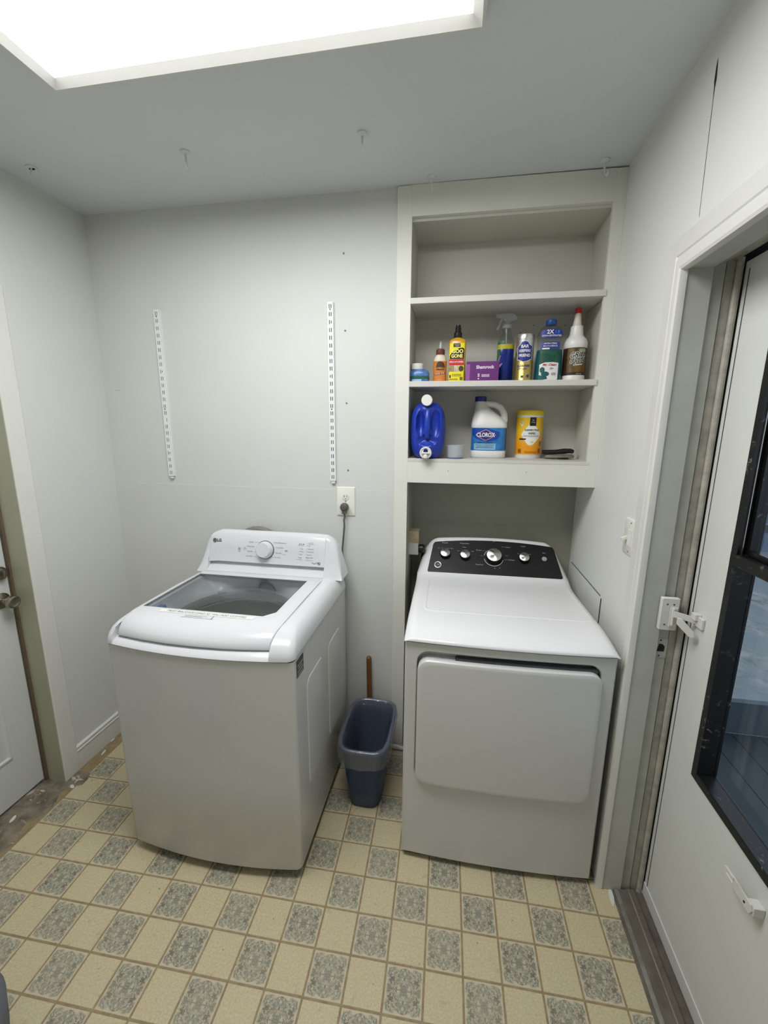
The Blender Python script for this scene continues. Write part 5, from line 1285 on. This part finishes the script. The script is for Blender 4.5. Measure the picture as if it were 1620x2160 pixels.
b = MB(); patch(b, fm, [(-0.080, 0.104), (-0.055, 0.086), (-0.010, 0.074), (0.030, 0.082), (0.045, 0.096), (0.045, 0.118), (-0.012, 0.134), (-0.080, 0.134)], 0.0012, 26); b.build('label_swoosh', col('label_royal', (26, 66, 160), 0.4), lb)
dia = [(-0.060, 0.104), (-0.050, 0.112), (-0.022, 0.127), (-0.016, 0.1285), (-0.010, 0.127), (0.018, 0.112), (0.028, 0.104), (0.018, 0.096), (-0.010, 0.081), (-0.016, 0.0795), (-0.022, 0.081), (-0.050, 0.096)]
def sc_(p, k_): return [(-0.016 + (x + 0.016) * k_, 0.104 + (z - 0.104) * k_) for x, z in p]
for off_, k_, m_ in ((0.0018, 1.0, LW), (0.0023, 0.95, col('diamond_red', (170, 50, 60), 0.4)), (0.0028, 0.84, col('diamond_blue', (30, 50, 120), 0.4))):
    b = MB(); patch(b, fm, sc_(dia, k_), off_, 28); b.build('emblem', m_, lb)
b = MB(); b.text('CLOROX', 0.0255, fn=lambda x, y: fm(x - 0.016, y + 0.104, 0.0036), bold=0.035, xs=0.74); b.build('lettering', LW, lb, smooth=0)
b = MB(); patch(b, fm, rect(-0.066, 0.030, 0.038, 0.066), 0.0016, 20); b.build('label_field', col('label_pale_blue', (150, 196, 226), 0.4, var=0.2, vscale=30), lb)
b = MB(); b.text('Disinfecting Bleach', 0.0085, fn=lambda x, y: fm(x - 0.018, y + 0.070, 0.0024), bold=0.025); 
for z, w in ((0.060, 0.085), (0.053, 0.07), (0.047, 0.08)): patch(b, fm, rect(-0.018 - w / 2, -0.018 + w / 2, z - 0.0012, z + 0.0006), 0.0022, 12)
for i in range(9): patch(b, fm, rect(0.081, 0.096, 0.045 + i * 0.0095, 0.0475 + i * 0.0095), 0.0016, 4)
b.build('lettering', col('label_ink_navy', (40, 58, 104), 0.4), lb, smooth=0)
# wipes canister
j = thing('wipes_canister', 'yellow and white canister of disinfecting wipes beside the bleach', 'canister', (0.392, 0.195, SL))
rw = 0.0585
b = MB(); b.lathe([(rw - 0.002, 0), (rw, 0.003), (rw, 0.196), (rw - 0.002, 0.198)], 48); b.build('canister_body', W_, j)
b = MB(); b.lathe([(rw + 0.001, 0.194), (rw + 0.002, 0.196), (rw + 0.0015, 0.212), (rw - 0.002, 0.216), (rw - 0.012, 0.217)], 48); b.build('lid', col('lid_yellow', (232, 204, 56), 0.4), j)
fm = Front(rw, rw, 2)
def m_wipe():
    k = NT('wipes_print'); o_ = k.obj(); sp = k.new('ShaderNodeSeparateXYZ'); k.link(o_, sp.inputs[0])
    k.link(k.mix(k.ramp(sp.outputs[2], 0.05, 0.13), rgb((232, 152, 24)), rgb((236, 192, 40))), k.b.inputs['Base Color']); k.b.inputs['Roughness'].default_value = 0.4
    return k.m
b = MB(); patch(b, fm, rect(-0.090, 0.090, 0.018, 0.184), 0.0006, 44); lb = b.build('label', m_wipe(), j)
dm = [(-0.044, 0.108), (-0.036, 0.120), (-0.010, 0.152), (0.0, 0.158), (0.010, 0.152), (0.040, 0.122), (0.046, 0.108), (0.036, 0.090), (0.010, 0.062), (-0.004, 0.058), (-0.014, 0.064), (-0.036, 0.094)]
b = MB(); patch(b, fm, dm, 0.0012, 30); patch(b, fm, [(-0.052, 0.156), (-0.042, 0.166), (-0.034, 0.156), (-0.042, 0.142)], 0.0012, 10); b.build('label_field', LW, lb)
b = MB(); patch(b, fm, rect(-0.008, 0.019, 0.146, 0.184), 0.0018, 10); patch(b, fm, rect(-0.052, -0.020, 0.084, 0.090), 0.0018, 12); b.build('label_print', M['black'], lb)
b = MB(); b.text('DISINFECTING', 0.0115, fn=lambda x, y: fm(x + 0.003, y + 0.127, 0.0020), bold=0.03, xs=0.84); b.text('WIPES', 0.0125, fn=lambda x, y: fm(x + 0.003, y + 0.112, 0.0020), bold=0.03, xs=0.9); b.text('75', 0.009, fn=lambda x, y: fm(x - 0.043, y + 0.157, 0.0020), bold=0.03)
for z in (0.103, 0.099): patch(b, fm, rect(-0.034, 0.038, z - 0.0008, z + 0.0004), 0.0018, 14)
b.build('lettering', M['ink'], lb, smooth=0)
b = MB()
for z in (0.031, 0.026): patch(b, fm, rect(-0.024, 0.030, z - 0.0012, z + 0.0006), 0.0014, 12)
patch(b, fm, rect(-0.056, -0.040, 0.024, 0.042), 0.0014, 8); patch(b, fm, rect(0.038, 0.052, 0.026, 0.044), 0.0014, 8)
b.build('lettering', col('label_brown_text', (150, 86, 16), 0.4), lb, smooth=0)
b = MB(); patch(b, fm, oval(0.050, 0.068, 0.008, 0.012), 0.0014, 10); b.build('label_print', col('label_green_seal', (110, 120, 70), 0.4), lb)
b = MB(); patch(b, fm, oval(0.006, 0.074, 0.007, 0.004), 0.0018, 10); b.build('label_print', col('label_lemon', (214, 206, 90), 0.4), lb)
b = MB(); b.text('m', 0.010, fn=lambda x, y: fm(x + 0.0055, y + 0.172, 0.0024)); b.text('MEMBER', 0.0045, fn=lambda x, y: fm(x + 0.0055, y + 0.162, 0.0024)); b.build('lettering', LW, lb, smooth=0)
# flat tool with black grip
j = thing('floor_scraper', 'flat metal hand tool with a black grip lying behind the wipes canister', 'tool', (0.520, 0.150, SL))
b = MB(); b.loft([sup(0.064, 0.040, 2.6, 0.006), sup(0.067, 0.043, 2.6, 0.009), sup(0.066, 0.042, 2.6, 0.017), sup(0.060, 0.037, 2.6, 0.021)]); b.build('head_plate', col('dull_metal', (150, 148, 138), 0.4, metal=0.6, var=0.3, vscale=40), j)
b = MB(); b.tube([(-0.075, -0.020, 0.030), (-0.02, -0.022, 0.032), (0.02, -0.020, 0.036), (0.050, -0.022, 0.038)], [0.010, 0.010, 0.012, 0.0095], 14); b.build('grip', M['black'], j)
b = MB(); b.lathe([(0.0095, 0), (0.010, 0.003), (0.008, 0.006)], 20, FRONT(0.048, -0.030, 0.036)); b.build('pivot_cap', M['black'], j)
b = MB(); b.loft([sup(0.022, 0.008, 2, 0.0, 0.012, -0.036), sup(0.024, 0.009, 2, 0.007, 0.012, -0.036)]); b.build('foot', M['black'], j)

# ------------------------------------------------------------------ grey cloth-like thing in the lower left corner
o = MB()
o.loft([sup(0.115, 0.14, 2.4, 0.0), sup(0.14, 0.165, 2.4, 0.03), sup(0.145, 0.17, 2.4, 0.12), sup(0.125, 0.15, 2.3, 0.22), sup(0.07, 0.09, 2.2, 0.275), sup(0.02, 0.03, 2, 0.29)])
ob = o.build('cloth_bag', M['lavender'], loc=(-1.15, -1.39, 0.0), smooth=60); ob.scale = (1.2, 1.2, 1.2); ob.rotation_euler = (0, 0, 0.3); tag(ob, 'grey-lavender cloth bag, only its edge showing at the lower left corner', 'bag')

# ------------------------------------------------------------------ outside the right door
g_ = MB(); g_.box(0.86, 14, -9, 14, -0.62, -0.55); struct(g_.build('ground', M['ground'], smooth=0))
pd = thing('porch_deck', 'dark blue-grey painted porch deck outside the right door', 'deck', (1.6, -0.6, -0.12))
for i in range(10):
    x0 = 0.86 - 1.6 + i * 0.142
    b = MB().box(x0, x0 + 0.138, -1.6, 1.178, -0.03, 0.0); b.build('deck_board', M['deck'], pd, smooth=0)
b = MB().box(-0.74, 0.70, -1.6, 1.178, -0.43, -0.031); b.build('deck_frame', M['deck'], pd, smooth=0)
pr_ = thing('porch_railing', 'blue-grey painted railing at the end of the porch outside', 'railing', (1.6, 0.60, -0.12))
b = MB().box(-0.74, 0.70, -0.02, 0.02, 0.0, 0.20); b.build('kick_board', M['deckr'], pr_, smooth=0)
b = MB().box(-0.74, 0.70, -0.02, 0.02, 1.204, 1.248); b.build('hand_rail', M['deckr'], pr_, smooth=0)
for x in (-0.70, 0.66):
    b = MB().box(x - 0.03, x + 0.03, 0.021, 0.08, -0.43, 1.30); b.build('post', M['deckr'], pr_, smooth=0)
fn_ = thing('yard_fence', 'pale blue weathered board fence across the yard', 'fence', (4.0, 6.5, -0.55))
me = None
for i in range(64):
    if me is None:
        ob = MB().box(-0.066, 0.066, -0.01, 0.01, 0, 1.7).build('fence_board', M['fence'], fn_, smooth=0); me = ob.data
    else:
        ob = bpy.data.objects.new('fence_board', me); C.objects.link(ob); ob.parent = fn_
    ob.location = (-2.8 + i * 0.14, 0, 0.0)
for z in (0.4, 1.35):
    b = MB().box(-2.9, 6.2, 0.011, 0.05, z, z + 0.09); b.build('fence_rail', M['fence'], fn_, smooth=0)
